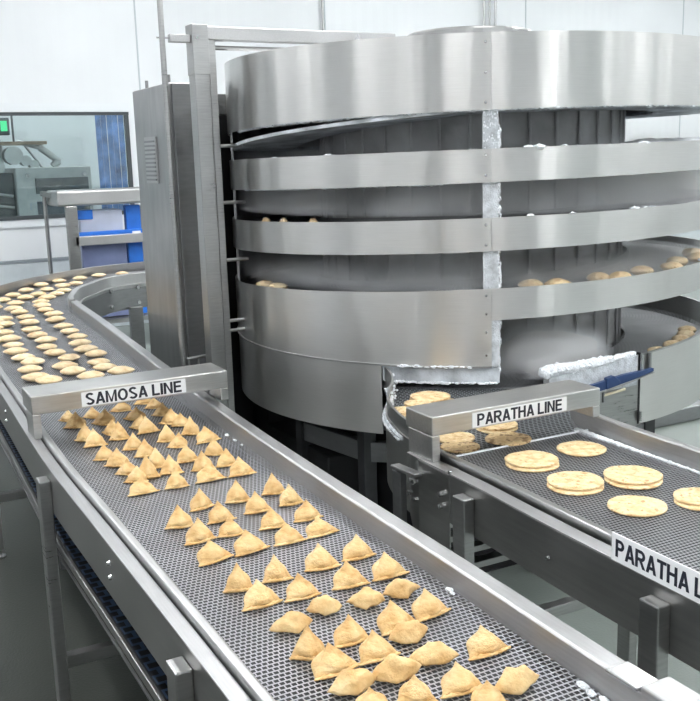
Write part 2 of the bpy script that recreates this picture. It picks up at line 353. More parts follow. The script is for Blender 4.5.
# white reveal around the window
bm = bmesh.new(); box(bm, WX0-0.3, WX1+0.10, YW-0.02, YW-0.001, WZ1+0.02, WZ1+0.12); box(bm, WX1+0.02, WX1+0.10, YW-0.02, YW-0.001, WZ0-0.02, WZ1+0.02); box(bm, WX0-0.3, WX1+0.10, YW-0.02, YW-0.001, WZ0-0.11, WZ0-0.02)
tag(obj('trim_2', bm, M_TRIMW), kind='structure')
for i, x in enumerate((3.47, 6.0, 9.3, 12.49)):
    tag(obj('trim_%d' % (3+i), B(x-0.009, x+0.009, YW-0.006, YW-0.0005, -1.09 if x > 3.5 else WZ1+0.13, CE-0.001), plain('panel_joint', (0.45, 0.5, 0.52), 0.6)), kind='structure')
# conduits running down the back wall
for x, lab in ((8.52, 'leftmost thin grey conduit of three running up the white back wall'), (8.62, 'middle thin grey conduit of three running up the white back wall'), (8.72, 'rightmost thin grey conduit of three running up the white back wall'), (5.95, 'single thin grey conduit on the white back wall left of the drum lid')):
    c = obj('wall_conduit', rod(bmesh.new(), (x, YW-0.05, CE-0.002), (x, YW-0.05, -0.9), 0.016), M_STEEL); tag(c, lab, 'pipe', 'conduits on the back wall')
# ceiling lights
lm, nt, b, N, L = nodes('light_diffuser'); b.inputs['Base Color'].default_value = (1, 1, 1, 1); b.inputs['Emission Color'].default_value = (0.98, 0.985, 1.0, 1); b.inputs['Emission Strength'].default_value = LIGHT
side = ['left', 'centre left', 'centre', 'centre right', 'right']
k = 0
for ix, x in enumerate((-4.5, -0.7, 3.1, 6.9, 10.7, 14.5)):
    for iy, y in enumerate((-4.0, -0.5, 3.0, 6.5, 9.5, 14.6)):
        t = thing('ceiling_light', (x, y, CE), 'long white ceiling light strip, column %s row %s' % ('abcdef'[ix], 'ghijkl'[iy]), 'light', 'ceiling light strips')
        obj('housing', B(-0.17, 0.17, -0.80, 0.80, -0.06, -0.001), M_TRIMW, t)
        obj('diffuser', B(-0.14, 0.14, -0.77, 0.77, -0.07, -0.061), lm, t)

# ------------------------------------------------------------------ room behind the window
g = thing('packing_machine', (2.28, 13.4, FL), 'grey boxy packing machine with pipes and arms seen through the window', 'machine')
MG = plain('machine_grey', (0.42, 0.46, 0.46), 0.45, 0.3, 0.1); MG2 = plain('machine_dark', (0.08, 0.095, 0.1), 0.5, 0.2, 0.2); MG3 = steel('machine_steel', (0.5, 0.53, 0.53), 0.35)
obj('cabinet', B(-0.12, 0.85, 0.0, 0.9, 0.6, 1.96), MG, g, 0.015)
obj('side_housing', B(-0.85, -0.12, 0.15, 0.95, 0.55, 1.9), MG2, g, 0.015)
obj('top_tray', B(-0.75, 0.35, 0.2, 0.8, 2.26, 2.30), plain('tray_brown', (0.35, 0.28, 0.2), 0.6), g)
for z in (1.72, 1.42): obj('access_panel', B(0.12, 0.80, -0.02, 0.0, z-0.1, z+0.1), MG2, g)
for x, z in ((0.02, 1.86), (0.75, 1.86), (0.02, 1.3)): obj('knob', rod(bmesh.new(), (x, -0.05, z), (x, 0, z), 0.025), M_BOLT, g, smooth=False)
obj('column', B(-0.45, -0.2, 0.3, 0.55, 1.8, 2.27), MG, g, 0.01)
obj('column', B(-0.72, -0.60, 0.3, 0.5, 1.8, 2.27), MG3, g, 0.01)
for a, b_, r in (((0.0, 0.4, 2.3), (0.28, 0.35, 2.22), 0.03), ((0.28, 0.35, 2.22), (0.52, 0.3, 2.02), 0.045), ((0.1, 0.4, 2.25), (0.3, 0.4, 1.96), 0.016), ((0.5, 0.3, 2.04), (0.42, 0.3, 1.97), 0.05)): obj('arm', rod(bmesh.new(), a, b_, r), MG3, g, smooth=False)
for x in (-0.35, -0.02): obj('mast', rod(bmesh.new(), (x, 0.5, 2.3), (x, 0.5, 2.75), 0.014), MG2, g)
for x, z, r in ((-0.5, 2.1, 0.10), (-0.1, 2.12, 0.12), (-0.3, 1.98, 0.08), (0.05, 2.05, 0.07), (0.15, 2.0, 0.06)): obj('valve', rod(bmesh.new(), (x, 0.1, z), (x, 0.3, z), r), MG3, g)
for z in (1.3, 1.55, 1.7, 1.15): obj('hose', rod(bmesh.new(), (-0.75, 0.1, z), (-0.15, 0.12, z-0.1), 0.02), MG3, g)
gb = obj('status_display', B(-0.27, -0.12, 0.1, 0.2, 2.38, 2.60), MG2, g, 0.01); tag(gb, 'dark display box with a green lit screen')
gm, nt, b, N, L = nodes('green_screen'); b.inputs['Base Color'].default_value = (0.02, 0.4, 0.15, 1); b.inputs['Emission Color'].default_value = (0.05, 0.75, 0.3, 1); b.inputs['Emission Strength'].default_value = 0.8
obj('screen', B(-0.23, -0.15, 0.095, 0.1, 2.43, 2.56), gm, gb)
obj('base_frame', B(-0.8, 0.8, 0.1, 0.85, 0.001, 0.55), MG2, g, 0.02)
g = thing('strip_curtain', (3.72, 15.4, FL), 'blue translucent plastic strip curtain seen through the window', 'curtain')
mb_ = plain('curtain_blue', (0.10, 0.22, 0.50), 0.3, 0, 0.5, 5)
for i in range(5):
    obj('strip', B(i*0.088, i*0.088+0.082, (i % 2)*0.012, (i % 2)*0.012+0.006, 0.001, 3.3), mb_, g)
obj('rail', B(-0.05, 0.67, -0.02, 0.05, 3.3, 3.36), M_STEEL, g)

# ------------------------------------------------------------------ rack with blue crates by the wall
g = thing('trolley_rack', (2.03, 10.5, FL), 'stainless trolley rack holding blue crates under the window', 'rack')
obj('top_shelf', B(0.05, 1.5, 0.0, 0.55, 1.56, 1.72), M_RAIL, g, 0.02)
for x, y, w in ((0.13, 0.0, 0.12), (1.38, 0.0, 0.09)): obj('post', B(x, x+w, y, y+0.06, 0.06, 1.56), M_STEEL, g, 0.008)
for x, y in ((0.0, 0.5), (1.42, 0.5)): obj('post', rod(bmesh.new(), (x+0.02, y, 0.06), (x+0.02, y, 1.70), 0.022), M_STEEL, g, smooth=False)
bm = bmesh.new(); beam(bm, (0.0, 0.5, 1.69), (0.16, 0.03, 1.64), 0.05, 0.05); obj('corner_brace', bm, M_STEEL, g)
obj('middle_rail', B(0.2, 1.42, 0.0, 0.05, 1.14, 1.24), M_RAIL, g, 0.008)
obj('bottom_shelf', B(0.03, 1.48, 0.02, 0.52, 0.28, 0.33), M_STEEL, g)
for x in (0.08, 1.42):
    for y in (0.06, 0.5): obj('castor', rod(bmesh.new(), (x, y-0.02, 0.04), (x, y+0.02, 0.04), 0.039), M_BLACK, g)
mcl = plain('clear_crate', (0.50, 0.54, 0.66), 0.25, 0, 0.1, 4)
t = thing('plastic_crate', (2.32, 10.62, FL+1.24), 'translucent grey plastic crate on the upper level of the rack', 'crate', 'crates on the trolley rack')
obj('crate_body', B(0.0, 0.46, 0, 0.34, 0.001, 0.26), mcl, t, 0.01); obj('corner_clip', B(-0.02, 0.14, -0.012, 0.02, 0.17, 0.27), M_BLUE, t, 0.004)
t = thing('plastic_crate', (2.32, 10.62, FL+0.34), 'large greyish lilac plastic crate on the lower level of the rack', 'crate', 'crates on the trolley rack')
obj('crate_body', B(0, 0.48, 0, 0.34, 0, 0.899), plain('lilac_crate', (0.16, 0.19, 0.33), 0.3, 0, 0.15, 4), t, 0.01)
t = thing('blue_frame', (2.70, 10.62, FL+0.34), 'bright blue plastic cross frame standing inside the trolley rack', 'frame')
obj('upright', B(0.12, 0.28, 0, 0.1, 0.001, 1.2), M_BLUE, t, 0.01); obj('cross_bar', B(-0.42, 0.55, -0.05, 0.0, 0.80, 0.94), M_BLUE, t, 0.01)
obj('label_tag', B(0.16, 0.25, -0.058, -0.05, 0.86, 0.92), M_LABEL, t)
t = thing('plastic_crate', (3.05, 10.75, FL+0.34), 'pale crate at the right end of the trolley rack', 'crate', 'crates on the trolley rack'); obj('crate_body', B(0.001, 0.28, 0, 0.3, 0.0, 1.17), mcl, t, 0.01)

# ------------------------------------------------------------------ samosa conveyor
LP = [(0.600, 0.15), (0.606, 1.0), (0.607, 1.8), (0.603, 2.6), (0.600, 3.3), (0.628, 4.3), (0.650, 5.0), (0.705, 6.0), (0.80, 7.0), (0.93, 7.6), (1.085, 7.95), (1.283, 8.23), (1.52, 8.47), (1.95, 8.80), (2.466, 8.95), (3.0, 9.0), (3.9, 9.02)]
RP = [(1.140, 0.15), (1.155, 1.0), (1.173, 1.8), (1.185, 2.6), (1.207, 3.3), (1.255, 4.3), (1.297, 5.0), (1.355, 6.0), (1.410, 7.0), (1.505, 7.4), (1.60, 7.66), (1.74, 7.88), (1.87, 8.08), (2.03, 8.23), (2.33, 8.335), (2.9, 8.40), (3.9, 8.42)]
LP = [Vector((x, y)) for x, y in LP]; RP = [Vector((x, y)) for x, y in RP]
def cm2(P, n):
    Q = [P[0]*2-P[1]] + P + [P[-1]*2-P[-2]]; out = []
    for i in range(1, len(Q)-2):
        a, b, c, d = Q[i-1:i+3]
        for k in range(n):
            t = k/n; out.append(0.5*((2*b)+(-a+c)*t+(2*a-5*b+4*c-d)*t*t+(-a+3*b-3*c+d)*t**3))
    return out+[P[-1]]
LE, RE = cm2(LP, 8), cm2(RP, 8)
NS = len(LE)
conv = thing('samosa_conveyor', (0.9, 3.0, FL), 'long stainless conveyor with open wire mesh belt carrying samosas, curving away at the left', 'conveyor')
O = (0.9, 3.0, FL)
obj('belt', ribbon(LE, RE, -1.0, 4, O), M_BELT, conv)
obj('shade_backing', ribbon(LE, RE, -1.028, 1, O), M_BELTBACK, conv)  # dark sheet added under the belt to stand for shade in its openings
obj('inner_rail', sweep(LE, -1, rect(0.0, 0.023, -1.06, -0.962), org=O), M_RAIL, conv, 0.006)
straightN = 8*10
# outer plate with a flat top lip (straight part) then a tall guard round the curve
obj('outer_side_plate', sweep(LE, -1, [(0.030, -0.985), (0.064, -0.985), (0.064, -1.135), (0.059, -1.135), (0.059, -0.99), (0.030, -0.99)], org=O), M_PLATE, conv, 0.0015)
obj('outer_lip', sweep(LE, -1, [(0.028, -0.9845), (0.064, -0.9845), (0.0645, -0.981), (0.028, -0.981)], org=O), M_RAIL, conv, 0.001)
gd = obj('curve_guard', sweep(LE, -1, rect(0.0, 0.012, -0.998, -0.915), org=O, i0=58), M_STEEL, conv, 0.003); 
obj('inner_side_rail', sweep(RE, 1, [(0.0, -1.07), (0.0, -0.945), (0.004, -0.94), (0.046, -0.94), (0.050, -0.945), (0.050, -1.07)], org=O, i1=8*8), M_RAIL, conv, 0.003)
obj('inner_side_rail', sweep(RE, 1, [(0.0, -1.07), (0.0, -0.945), (0.004, -0.94), (0.040, -0.94), (0.044, -0.945), (0.044, -1.07)], org=O, i0=8*8), M_RAIL, conv, 0.003)
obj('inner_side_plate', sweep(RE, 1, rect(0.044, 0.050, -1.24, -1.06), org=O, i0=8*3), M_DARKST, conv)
obj('inner_flange', sweep(RE, 1, rect(0.050, 0.072, -1.035, -1.027), org=O, i0=8*6), M_RAIL, conv)
obj('joint_cover', B(1.150, 1.205, 1.16, 1.24, -0.942, -0.935, org=O), M_BOLT, conv, 0.002)
# second rail section nearer the camera sits a touch wider
obj('rail_extension', B(1.158, 1.228, 0.12, 1.16, -1.07, -0.932, org=O), M_RAIL, conv, 0.004)
# lower return belt and its frame
i1 = 8*8
obj('return_belt', ribbon([p+Vector((-0.03, 0)) for p in LE[:i1]], [p for p in RE[:i1]], -1.27, 4, O), M_BELTR, conv)
obj('return_tray', ribbon([p+Vector((-0.03, 0)) for p in LE[:i1]], [p for p in RE[:i1]], -1.285, 1, O), M_BELTBACK, conv)
obj('return_frame', sweep(LE, -1, rect(0.045, 0.056, -1.275, -1.247), org=O, i1=i1), M_STEEL, conv, 0.002)
obj('return_frame', sweep(LE, -1, rect(0.050, 0.056, -1.30, -1.292), org=O, i1=i1), M_DARKST, conv)
obj('return_frame', sweep(RE, 1, rect(0.0, 0.012, -1.285, -1.235), org=O, i1=i1), M_STEEL, conv, 0.002)
for y in (1.785, 3.19, 5.08, 6.9):
    xl = min(LE, key=lambda p: abs(p.y-y)).x-0.064; xr = min(RE, key=lambda p: abs(p.y-y)).x+0.050
    lg = obj('leg', B(xl-0.038, xl-0.0005, y, y+0.068, FL+0.05, -1.02, org=O), M_STEEL, conv, 0.004)
    obj('foot', rod(rod(bmesh.new(), (xl-0.019-O[0], y+0.034-O[1], 0.001), (xl-0.019-O[0], y+0.034-O[1], 0.012), 0.03), (xl-0.019-O[0], y+0.034-O[1], 0.012), (xl-0.019-O[0], y+0.034-O[1], 0.06), 0.009), M_BOLT, lg)
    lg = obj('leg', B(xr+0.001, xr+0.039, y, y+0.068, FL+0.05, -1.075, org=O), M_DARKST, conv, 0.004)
    obj('foot', rod(rod(bmesh.new(), (xr+0.02-O[0], y+0.034-O[1], 0.001), (xr+0.02-O[0], y+0.034-O[1], 0.012), 0.03), (xr+0.02-O[0], y+0.034-O[1], 0.012), (xr+0.02-O[0], y+0.034-O[1], 0.06), 0.009), M_BOLT, lg)
    obj('cross_brace', B(xl-0.001, xr+0.0, y+0.015, y+0.055, -1.70, -1.655, org=O), M_STEEL, conv, 0.003)
    obj('belt_support', B(xl+0.01, xr, y+0.02, y+0.05, -1.345, -1.305, org=O), M_DARKST, conv, 0.003)
for x, y, in ((2.15, 8.30), (2.72, 8.36)):
    obj('curve_leg', B(x, x+0.11, y-0.12, y-0.05, FL+0.001, -1.22, org=O), M_DARKST, conv, 0.004)
def bolt(parent, x, y, z, org, ax='x', s=-1, r=0.0075, l=0.008):
    d = (s*l, 0, 0) if ax == 'x' else (0, s*l, 0)
    p = (x-org[0], y-org[1], z-org[2]); return obj('bolt', rod(bmesh.new(), p, (p[0]+d[0], p[1]+d[1], p[2]), r, 10, r*0.6), M_BOLT, parent)
for y, z in ((2.45, -1.035), (2.45, -1.075), (4.30, -1.035), (4.30, -1.075), (0.9, -1.035), (0.9, -1.075)):
    xl = min(LE, key=lambda p: abs(p.y-y)).x-0.064; bolt(conv, xl, y, z, O)
# bolts on the far inside of the curve
for i, z in ((110, -1.06), (110, -1.19), (114, -1.05), (114, -1.20), (100, -1.06), (100, -1.19)):
    p = RE[i]; n_ = normals2(RE, 1)[i]; q = p+n_*0.05
    obj('bolt', rod(bmesh.new(), (q.x-O[0], q.y-O[1], z-O[2]), (q.x+n_.x*0.02-O[0], q.y+n_.y*0.02-O[1], z-O[2]), 0.017, 8), M_BOLT, conv)

# ------------------------------------------------------------------ line signs
def sign_bar(name, label, cat, x0, x1, yf, dep, zt, zb, zl, zr, words, lx0, lx1, lsize, depl):
    cx = (x0+x1)/2; t = thing(name, (cx, yf, zt), label, cat, 'line name bars')
    og = (cx, yf, zt)
    obj('cross_bar', B(x0, x1, yf, yf+dep, zb, zt, org=og), M_BAR, t, 0.004)
    obj('end_leg', B(x0, x0+0.030, yf, yf+depl, zl, zb, org=og), M_BAR, t, 0.003)
    obj('end_leg', B(x1-0.032, x1, yf, yf+depl, zr, zb, org=og), M_BAR, t, 0.003)
    lb = obj('label', B(lx0, lx1, yf-0.0022, yf-0.0003, zb+0.006, zt-0.010, org=og), M_LABEL, t); tag(lb, 'white label reading '+words)
    text_obj('lettering', words, lsize, M_INK, lb, ((lx0+lx1)/2-cx, yf*0-0.0023, (zb+zt)/2-zt-0.002), (R2(90), 0, 0), sx=1.1)
    return t
sign_bar('sign_bar', 'stainless bar across the samosa belt with a white SAMOSA LINE label', 'sign', 0.556, 1.307, 3.58, 0.185, -0.820, -0.890, -0.9808, -0.9398, 'SAMOSA LINE', 0.735, 1.134, 0.062, 0.13)
sign_bar('sign_bar', 'stainless bar across the paratha belt with a white PARATHA LINE label', 'sign', 1.616, 2.322, 2.56, 0.165, -0.830, -0.895, -0.9808, -0.9348, 'PARATHA LINE', 1.772, 2.168, 0.056, 0.15)

# ------------------------------------------------------------------ paratha conveyor
pc = thing('paratha_conveyor', (2.0, 2.0, FL), 'stainless conveyor with wire mesh belt carrying round parathas out of the drum', 'conveyor')
O2 = (2.0, 2.0, FL)
PL = [(1.655, 0.2), (1.660, 1.0), (1.668, 1.8), (1.687, 2.3), (1.690, 2.62), (1.705, 2.80), (1.735, 2.96), (1.79, 3.13), (1.865, 3.27), (1.99, 3.45), (2.07, 3.62), (2.10, 3.75)]
PR_ = [(2.285, 0.2), (2.290, 1.0), (2.293, 1.8), (2.300, 2.3), (2.323, 2.62), (2.40, 2.80), (2.52, 2.95), (2.64, 3.06), (2.74, 3.14), (2.82, 3.19), (2.90, 3.22), (2.98, 3.24)]
PL = cm2([Vector(p) for p in PL], 8); PRr = cm2([Vector(p) for p in PR_], 8)
sI = 8*4
obj('belt', ribbon(PL[:sI+1], PRr[:sI+1], -1.0, 4, O2), M_BELT2, pc)
obj('shade_backing', ribbon(PL[:sI+1], PRr[:sI+1], -1.03, 1, O2), M_BELTBACK, pc)  # added dark sheet, the shade seen through the mesh
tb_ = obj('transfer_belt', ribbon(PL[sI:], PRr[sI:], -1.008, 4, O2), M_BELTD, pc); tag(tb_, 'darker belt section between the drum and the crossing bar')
obj('transfer_shade_backing', ribbon(PL[sI:], PRr[sI:], -1.035, 1, O2), M_BELTBACK, pc)
bm = bmesh.new(); rod(bm, (1.69-2, 2.62-2, 1.001), (2.32-2, 2.62-2, 1.001), 0.004, 8); obj('nose_bar', bm, M_SNOW, pc)
obj('inner_rail', sweep(PL, -1, rect(0.0, 0.026, -1.06, -0.962), org=O2, i1=sI+6), M_STEEL, pc, 0.005)
obj('outer_lip', sweep(PL, -1, [(0.040, -0.9845), (0.088, -0.9845), (0.088, -0.981), (0.040, -0.981)], org=O2, i1=sI+4), M_RAIL, pc, 0.001)
obj('outer_side_plate', sweep(PL, -1, [(0.04, -0.985), (0.088, -0.985), (0.088, -1.145), (0.083, -1.145), (0.083, -0.99), (0.04, -0.99)], org=O2, i1=sI), M_PLATE, pc, 0.0015)
taper = lambda i: 0.076*min(max((i-sI)/10, 0), 1)
obj('curved_side_plate', sweep(PL, -1, [(0.078, -0.986), (0.0895, -0.986), (0.0895, -1.26), (0.084, -1.26), (0.084, -0.995), (0.078, -0.995)], org=O2, i0=sI-5, i1=len(PL)-10, osc=taper), M_PLATE, pc, 0.0015)
obj('curved_guard', sweep(PL, -1, rect(-0.002, 0.008, -1.03, -0.925), org=O2, i0=sI+4, i1=len(PL)-4), M_STEEL, pc, 0.002)
obj('frosted_ledge', sweep(PL, -1, [(0.085, -0.992), (0.096, -0.992), (0.099, -0.998), (0.096, -1.006), (0.085, -1.006)], org=O2, i0=sI+13, i1=len(PL)-10, osc=taper), M_FROST, pc)
obj('right_rail', sweep(PRr, 1, [(0.0, -1.12), (0.0, -0.94), (0.003, -0.934), (0.026, -0.934), (0.030, -0.94), (0.030, -1.12)], org=O2, i1=sI+12), M_RAIL, pc, 0.002)
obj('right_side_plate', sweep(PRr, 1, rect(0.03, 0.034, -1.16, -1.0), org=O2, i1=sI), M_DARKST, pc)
for y in (1.49, 2.30):
    xl = min(PL, key=lambda p: abs(p.y-y)).x-0.088
    lg = obj('leg', B(xl-0.040, xl-0.0005, y, y+0.062, FL+0.05, -1.02, org=O2), M_STEEL, pc, 0.004)
    obj('foot', rod(bmesh.new(), (xl-0.02-2, y+0.03-2, 0.001), (xl-0.02-2, y+0.03-2, 0.05), 0.022), M_BOLT, lg)
    lg = obj('leg', B(2.335, 2.375, y+0.1, y+0.162, FL+0.05, -1.16, org=O2), M_STEEL, pc, 0.004)
    obj('foot', rod(bmesh.new(), (0.355, y+0.13-2, 0.001), (0.355, y+0.13-2, 0.05), 0.022), M_BOLT, lg)
    obj('cross_brace', B(xl, 2.335, y+0.11, y+0.15, -1.56, -1.52, org=O2), M_STEEL, pc, 0.003)
obj('side_rail_low', B(2.335, 2.375, 1.66, 2.42, -1.56, -1.52, org=O2), M_STEEL, pc, 0.003)
lg = obj('bracket_leg', B(1.575, 1.60, 2.70, 2.755, FL+0.001, -1.05, org=O2), M_DARKST, pc, 0.003)
bm = bmesh.new(); beam(bm, (1.590-2, 2.76-2, -1.040-FL), (1.586-2, 2.60-2, -1.030-FL), 0.036, 0.012); obj('clamp_cover', bm, M_RAIL, pc, 0.003)
for i, z in ((sI+1, -1.07), (sI+1, -1.13), (sI-4, -1.06), (sI-4, -1.10), (sI+4, -1.09), (sI+6, -1.15)):
    p = PL[i]; n_ = normals2(PL, -1)[i]; q = p+n_*(0.090-taper(i))
    obj('bolt', rod(bmesh.new(), (q.x-2, q.y-2, z-FL), (q.x+n_.x*0.012-2, q.y+n_.y*0.012-2, z-FL), 0.009, 8), M_BOLT, pc)
bolt(pc, 1.58, 1.93, -1.07, O2); bolt(pc, 1.60, 2.44, -0.978, O2, s=1)
for j in range(4):
    obj('under_slat', B(1.66, 2.28, 2.40+j*0.11, 2.44+j*0.11, -1.30, -1.28, org=O2), M_STEEL, pc)
# label on the side of the paratha conveyor
sg = thing('side_label', (1.567, 1.488, -0.976), 'white PARATHA LINE label plate standing on the side of the paratha conveyor', 'sign', rz=R2(-1.2))
obj('plate', B(-0.003, 0.0, -0.21, 0.19, -0.002, 0.068), M_LABEL, sg)
text_obj('lettering', 'PARATHA LINE', 0.062, M_INK, sg, (-0.0031, -0.005, 0.033), (R2(90), 0, R2(-90)))

# ------------------------------------------------------------------ spiral freezer drum
AZ = 0.6047032; RD = 1.3; CX, CY = 3.0944, 4.4778
def dpt(phi, r=RD):
    """plan point at angle phi (degrees) measured from the side facing the aisle, rightwards positive"""
    a = R2(phi); rt = (math.cos(AZ), -math.sin(AZ)); tw = (-math.sin(AZ), -math.cos(AZ))
    return (CX+r*(rt[0]*math.sin(a)+tw[0]*math.cos(a)), CY+r*(rt[1]*math.sin(a)+tw[1]*math.cos(a)))
drum = thing('spiral_freezer', (CX, CY, FL), 'huge round stainless spiral freezer drum with stacked open belt tiers', 'freezer')
DO = (CX, CY, FL)
def ring(p0, p1, z0, z1, r0=RD, th=0.006, step=2.0):
    """curved sheet from phi p0 to p1; z0(phi), z1(phi) lower and upper edge"""
    bm = bmesh.new(); uvl = bm.loops.layers.uv.new('UVMap'); n = max(2, int((p1-p0)/step)); rows = []
    for i in range(n+1):
        ph = p0+(p1-p0)*i/n; q = R2(ph); a = z0(q) if callable(z0) else z0; b = z1(q) if callable(z1) else z1
        xo = dpt(ph, r0); xi = dpt(ph, r0-th)
        rows.append([bm.verts.new((x-CX, y-CY, z-FL)) for (x, y), z in ((xo, a), (xo, b), (xi, b), (xi, a))]+[ph, a, b])
    for i in range(n):
        A, C = rows[i], rows[i+1]
        for k in range(4):
            f = bm.faces.new((A[k], A[(k+1) % 4], C[(k+1) % 4], C[k]))
            zz = (A[5], A[6], A[6], A[5]); z2 = (C[5], C[6], C[6], C[5])
            for lp, uv in zip(f.loops, ((zz[k], A[4]*0.0227), (zz[(k+1) % 4], A[4]*0.0227), (z2[(k+1) % 4], C[4]*0.0227), (z2[k], C[4]*0.0227))): lp[uvl].uv = (uv[1], uv[0])
    if p1-p0 < 359.9: bm.faces.new(rows[0][:4]); bm.faces.new(rows[-1][:4][::-1])
    return bm
def annulus(p0, p1, ra, rb, z, th=0.0, step=2.0):
    bm = bmesh.new(); uvl = bm.loops.layers.uv.new('UVMap'); n = int((p1-p0)/step); prev = None
    for i in range(n+1):
        ph = p0+(p1-p0)*i/n; zz = z(R2(ph)) if callable(z) else z; s = R2(ph)*(ra+rb)/2
        row = [bm.verts.new((dpt(ph, r)[0]-CX, dpt(ph, r)[1]-CY, zz-FL)) for r in (ra, rb)]
        if prev:
            f = bm.faces.new((prev[0][0], prev[0][1], row[1], row[0]))
            for lp, uv in zip(f.loops, ((0, prev[1]), (rb-ra, prev[1]), (rb-ra, s), (0, s))): lp[uvl].uv = uv
        prev = (row, s)
    if th: 
        r_ = bmesh.ops.extrude_face_region(bm, geom=bm.faces[:]); vs_ = [v for v in r_['geom'] if isinstance(v, bmesh.types.BMVert)]
        bmesh.ops.translate(bm, verts=vs_, vec=(0, 0, -th))
    return bm
lin = lambda a, b: (lambda q: a*q+b)
def helix(k, z):   # tier edge: follows the rise near the aisle, levels out round the back
    return lambda q: z+k*max(min(q, 1.35), -1.35) - (0 if abs(q) <= 1.35 else 0.0)
SD = 3.9
tb = lambda q: 0.169+0.021*max(min(q, 1.35), -1.35)-0.010*min(q*q, 1.8)
E_ = dict(b2t=helix(.0155, .0125), b2b=helix(.024, -.126), b3t=helix(.0265, -.273), b3b=helix(.0345, -.4138), b4t=helix(.041, -.5735), b4b=helix(.052, -.712))
obj('top_hood', ring(-180, SD, tb, .477), M_DRUM, drum, 0, True)
obj('top_hood', ring(SD+0.05, 180, tb, .477, RD-0.002), M_DRUM, drum, 0, True)
obj('top_lid', annulus(-180, 180, 0.02, RD-0.004, .470, 0.01, 5), M_STEEL, drum)
for a, b_ in (('b2b', 'b2t'), ('b3b', 'b3t')):
    obj('tier_band', ring(-180, SD, E_[a], E_[b_]), M_DRUM, drum, 0, True)
    obj('tier_band', ring(SD+0.05, 180, E_[a], E_[b_], RD-0.002), M_DRUM, drum, 0, True)
obj('lower_panel', ring(-180, SD, -0.911, E_['b4t']), M_DRUM, drum, 0, True)
obj('tier_band', ring(SD+0.05, 130, E_['b4b'], E_['b4t'], RD+0.002), M_DRUM, drum, 0, True)
obj('panel_end', ring(SD-0.1, SD+1.6, -0.911, -0.70, RD-0.004), M_FROST, drum, 0, True)
obj('seam_bead', ring(-180, SD, -0.916, -0.908, RD+0.004, 0.012), M_RAIL, drum, 0, True)
obj('skirt', ring(-180, -17.8, -1.232, -0.916, RD-0.004), M_DRUM, drum, 0, True)
ex = obj('outfeed_header', ring(-17.7, 5.5, -0.985, -0.916, RD-0.012), M_FROST2, drum, 0, True); tag(ex, 'frost covered sheet above the outlet')
# right hand door panel
b5t = lambda q: -0.957+0.0775*min(q, 1.2) if q > 0.5 else -0.957+0.0775*q
obj('door_panel', ring(35.6, 150, lambda q: -1.258+0.045*min(q, 1.2), b5t, RD+0.002), M_DRUM, drum, 0, True)
fp = obj('frosted_panel', ring(14.0, 35.2, -1.24, lambda q: -0.985+0.122*q, RD-0.002), M_STEEL, drum, 0, True)
obj('frost_layer', ring(15.0, 34.6, lambda q: -1.075+0.05*q, lambda q: -0.983+0.122*q, RD+0.006, 0.01), M_FROST, drum, 0, True)
obj('top_rim', ring(35.6, 150, lambda q: b5t(q)-0.003, lambda q: b5t(q)+0.003, RD+0.006, 0.012), M_RAIL, drum, 0, True)
# seam posts with ice
for (z0, z1, nm) in ((-0.126, .169, 0), (-0.4138, .0125, 1), (-.712, -.273, 2)):
    pass
obj('seam_post', ring(2.4, 5.3, -0.60, 0.40, RD-0.012, 0.02, 1), M_FROST, drum)
for z in (.44, .32, .20, -.012, -.095, -.30, -.385, -.60, -.68, -.76, -.86):
    x, y = dpt(2.9, RD+0.001); x2, y2 = dpt(2.9, RD+0.008)
    obj('rivet', rod(bmesh.new(), (x-CX, y-CY, z-FL), (x2-CX, y2-CY, z-FL), 0.0065, 8, 0.004), M_BOLT, drum)
for z in (.44, .20): 
    x, y = dpt(3.0, RD); 
# belts of the tiers
for nm, dz, r0 in (('b2t', -0.035, 0.84), ('b3t', -0.035, 0.84), ('b4t', -0.035, 0.84)):
    f_ = E_[nm]; obj('tier_belt', annulus(-175, 180, r0, RD-0.02, lambda q, f_=f_, dz=dz: f_(q)+dz), M_BELTD, drum)
    obj('tier_tray', annulus(-175, 180, r0, RD-0.02, lambda q, f_=f_, dz=dz: f_(q)+dz-0.022), M_INNER, drum)
    obj('tier_rail', ring(-175, 180, lambda q, f_=f_: f_(q)-0.07, lambda q, f_=f_: f_(q)-0.01, r0+0.01, 0.01), M_DARKST, drum, 0, True)
f5 = lambda q: -0.992+0.03*max(min(q-0.45, 0.9), 0)
obj('outfeed_belt', annulus(-25, 178, 0.84, RD-0.03, f5), M_BELTD, drum)
obj('outfeed_tray', annulus(-25, 178, 0.84, RD-0.03, lambda q: f5(q)-0.025), M_INNER, drum)
obj('hood_underside', annulus(-180, 180, 0.95, RD-0.01, lambda q: tb(q)+0.012+min(0, 0.06*max(q, -1.3)), 0.015), M_FROST2, drum)
# inner cage drum with upright slats
obj('inner_cage', ring(-180, 180, -1.2, 0.44, 0.80, 0.01, 4), M_INNER, drum, 0, True)
obj('back_casing', ring(140, 287, -1.2, 0.44, RD-0.012, 0.01, 4), M_INNER, drum, 0, True)
for i in range(36):
    x, y = dpt(i*10, 0.81); obj('cage_slat', rod(bmesh.new(), (x-CX, y-CY, -1.2-FL), (x-CX, y-CY, 0.43-FL), 0.008, 6), M_INNER, drum)
obj('base_pan', annulus(-180, 180, 0.02, RD-0.02, -1.20, 0.02, 5), M_DARKST, drum)
hb = obj('lid_hub', rod(bmesh.new(), (-0.27*0, 0.0, .475-FL), (0, 0, .622-FL), 0.33, 48), M_STEEL, drum, 0.01)
x, y = dpt(-22, RD-0.05); bm = bmesh.new(); rod(bm, (x-CX, y-CY, .47-FL), (x-CX, y-CY, .505-FL), 0.022, 3, 0.002); obj('lid_lug', bm, M_DARKST, drum)
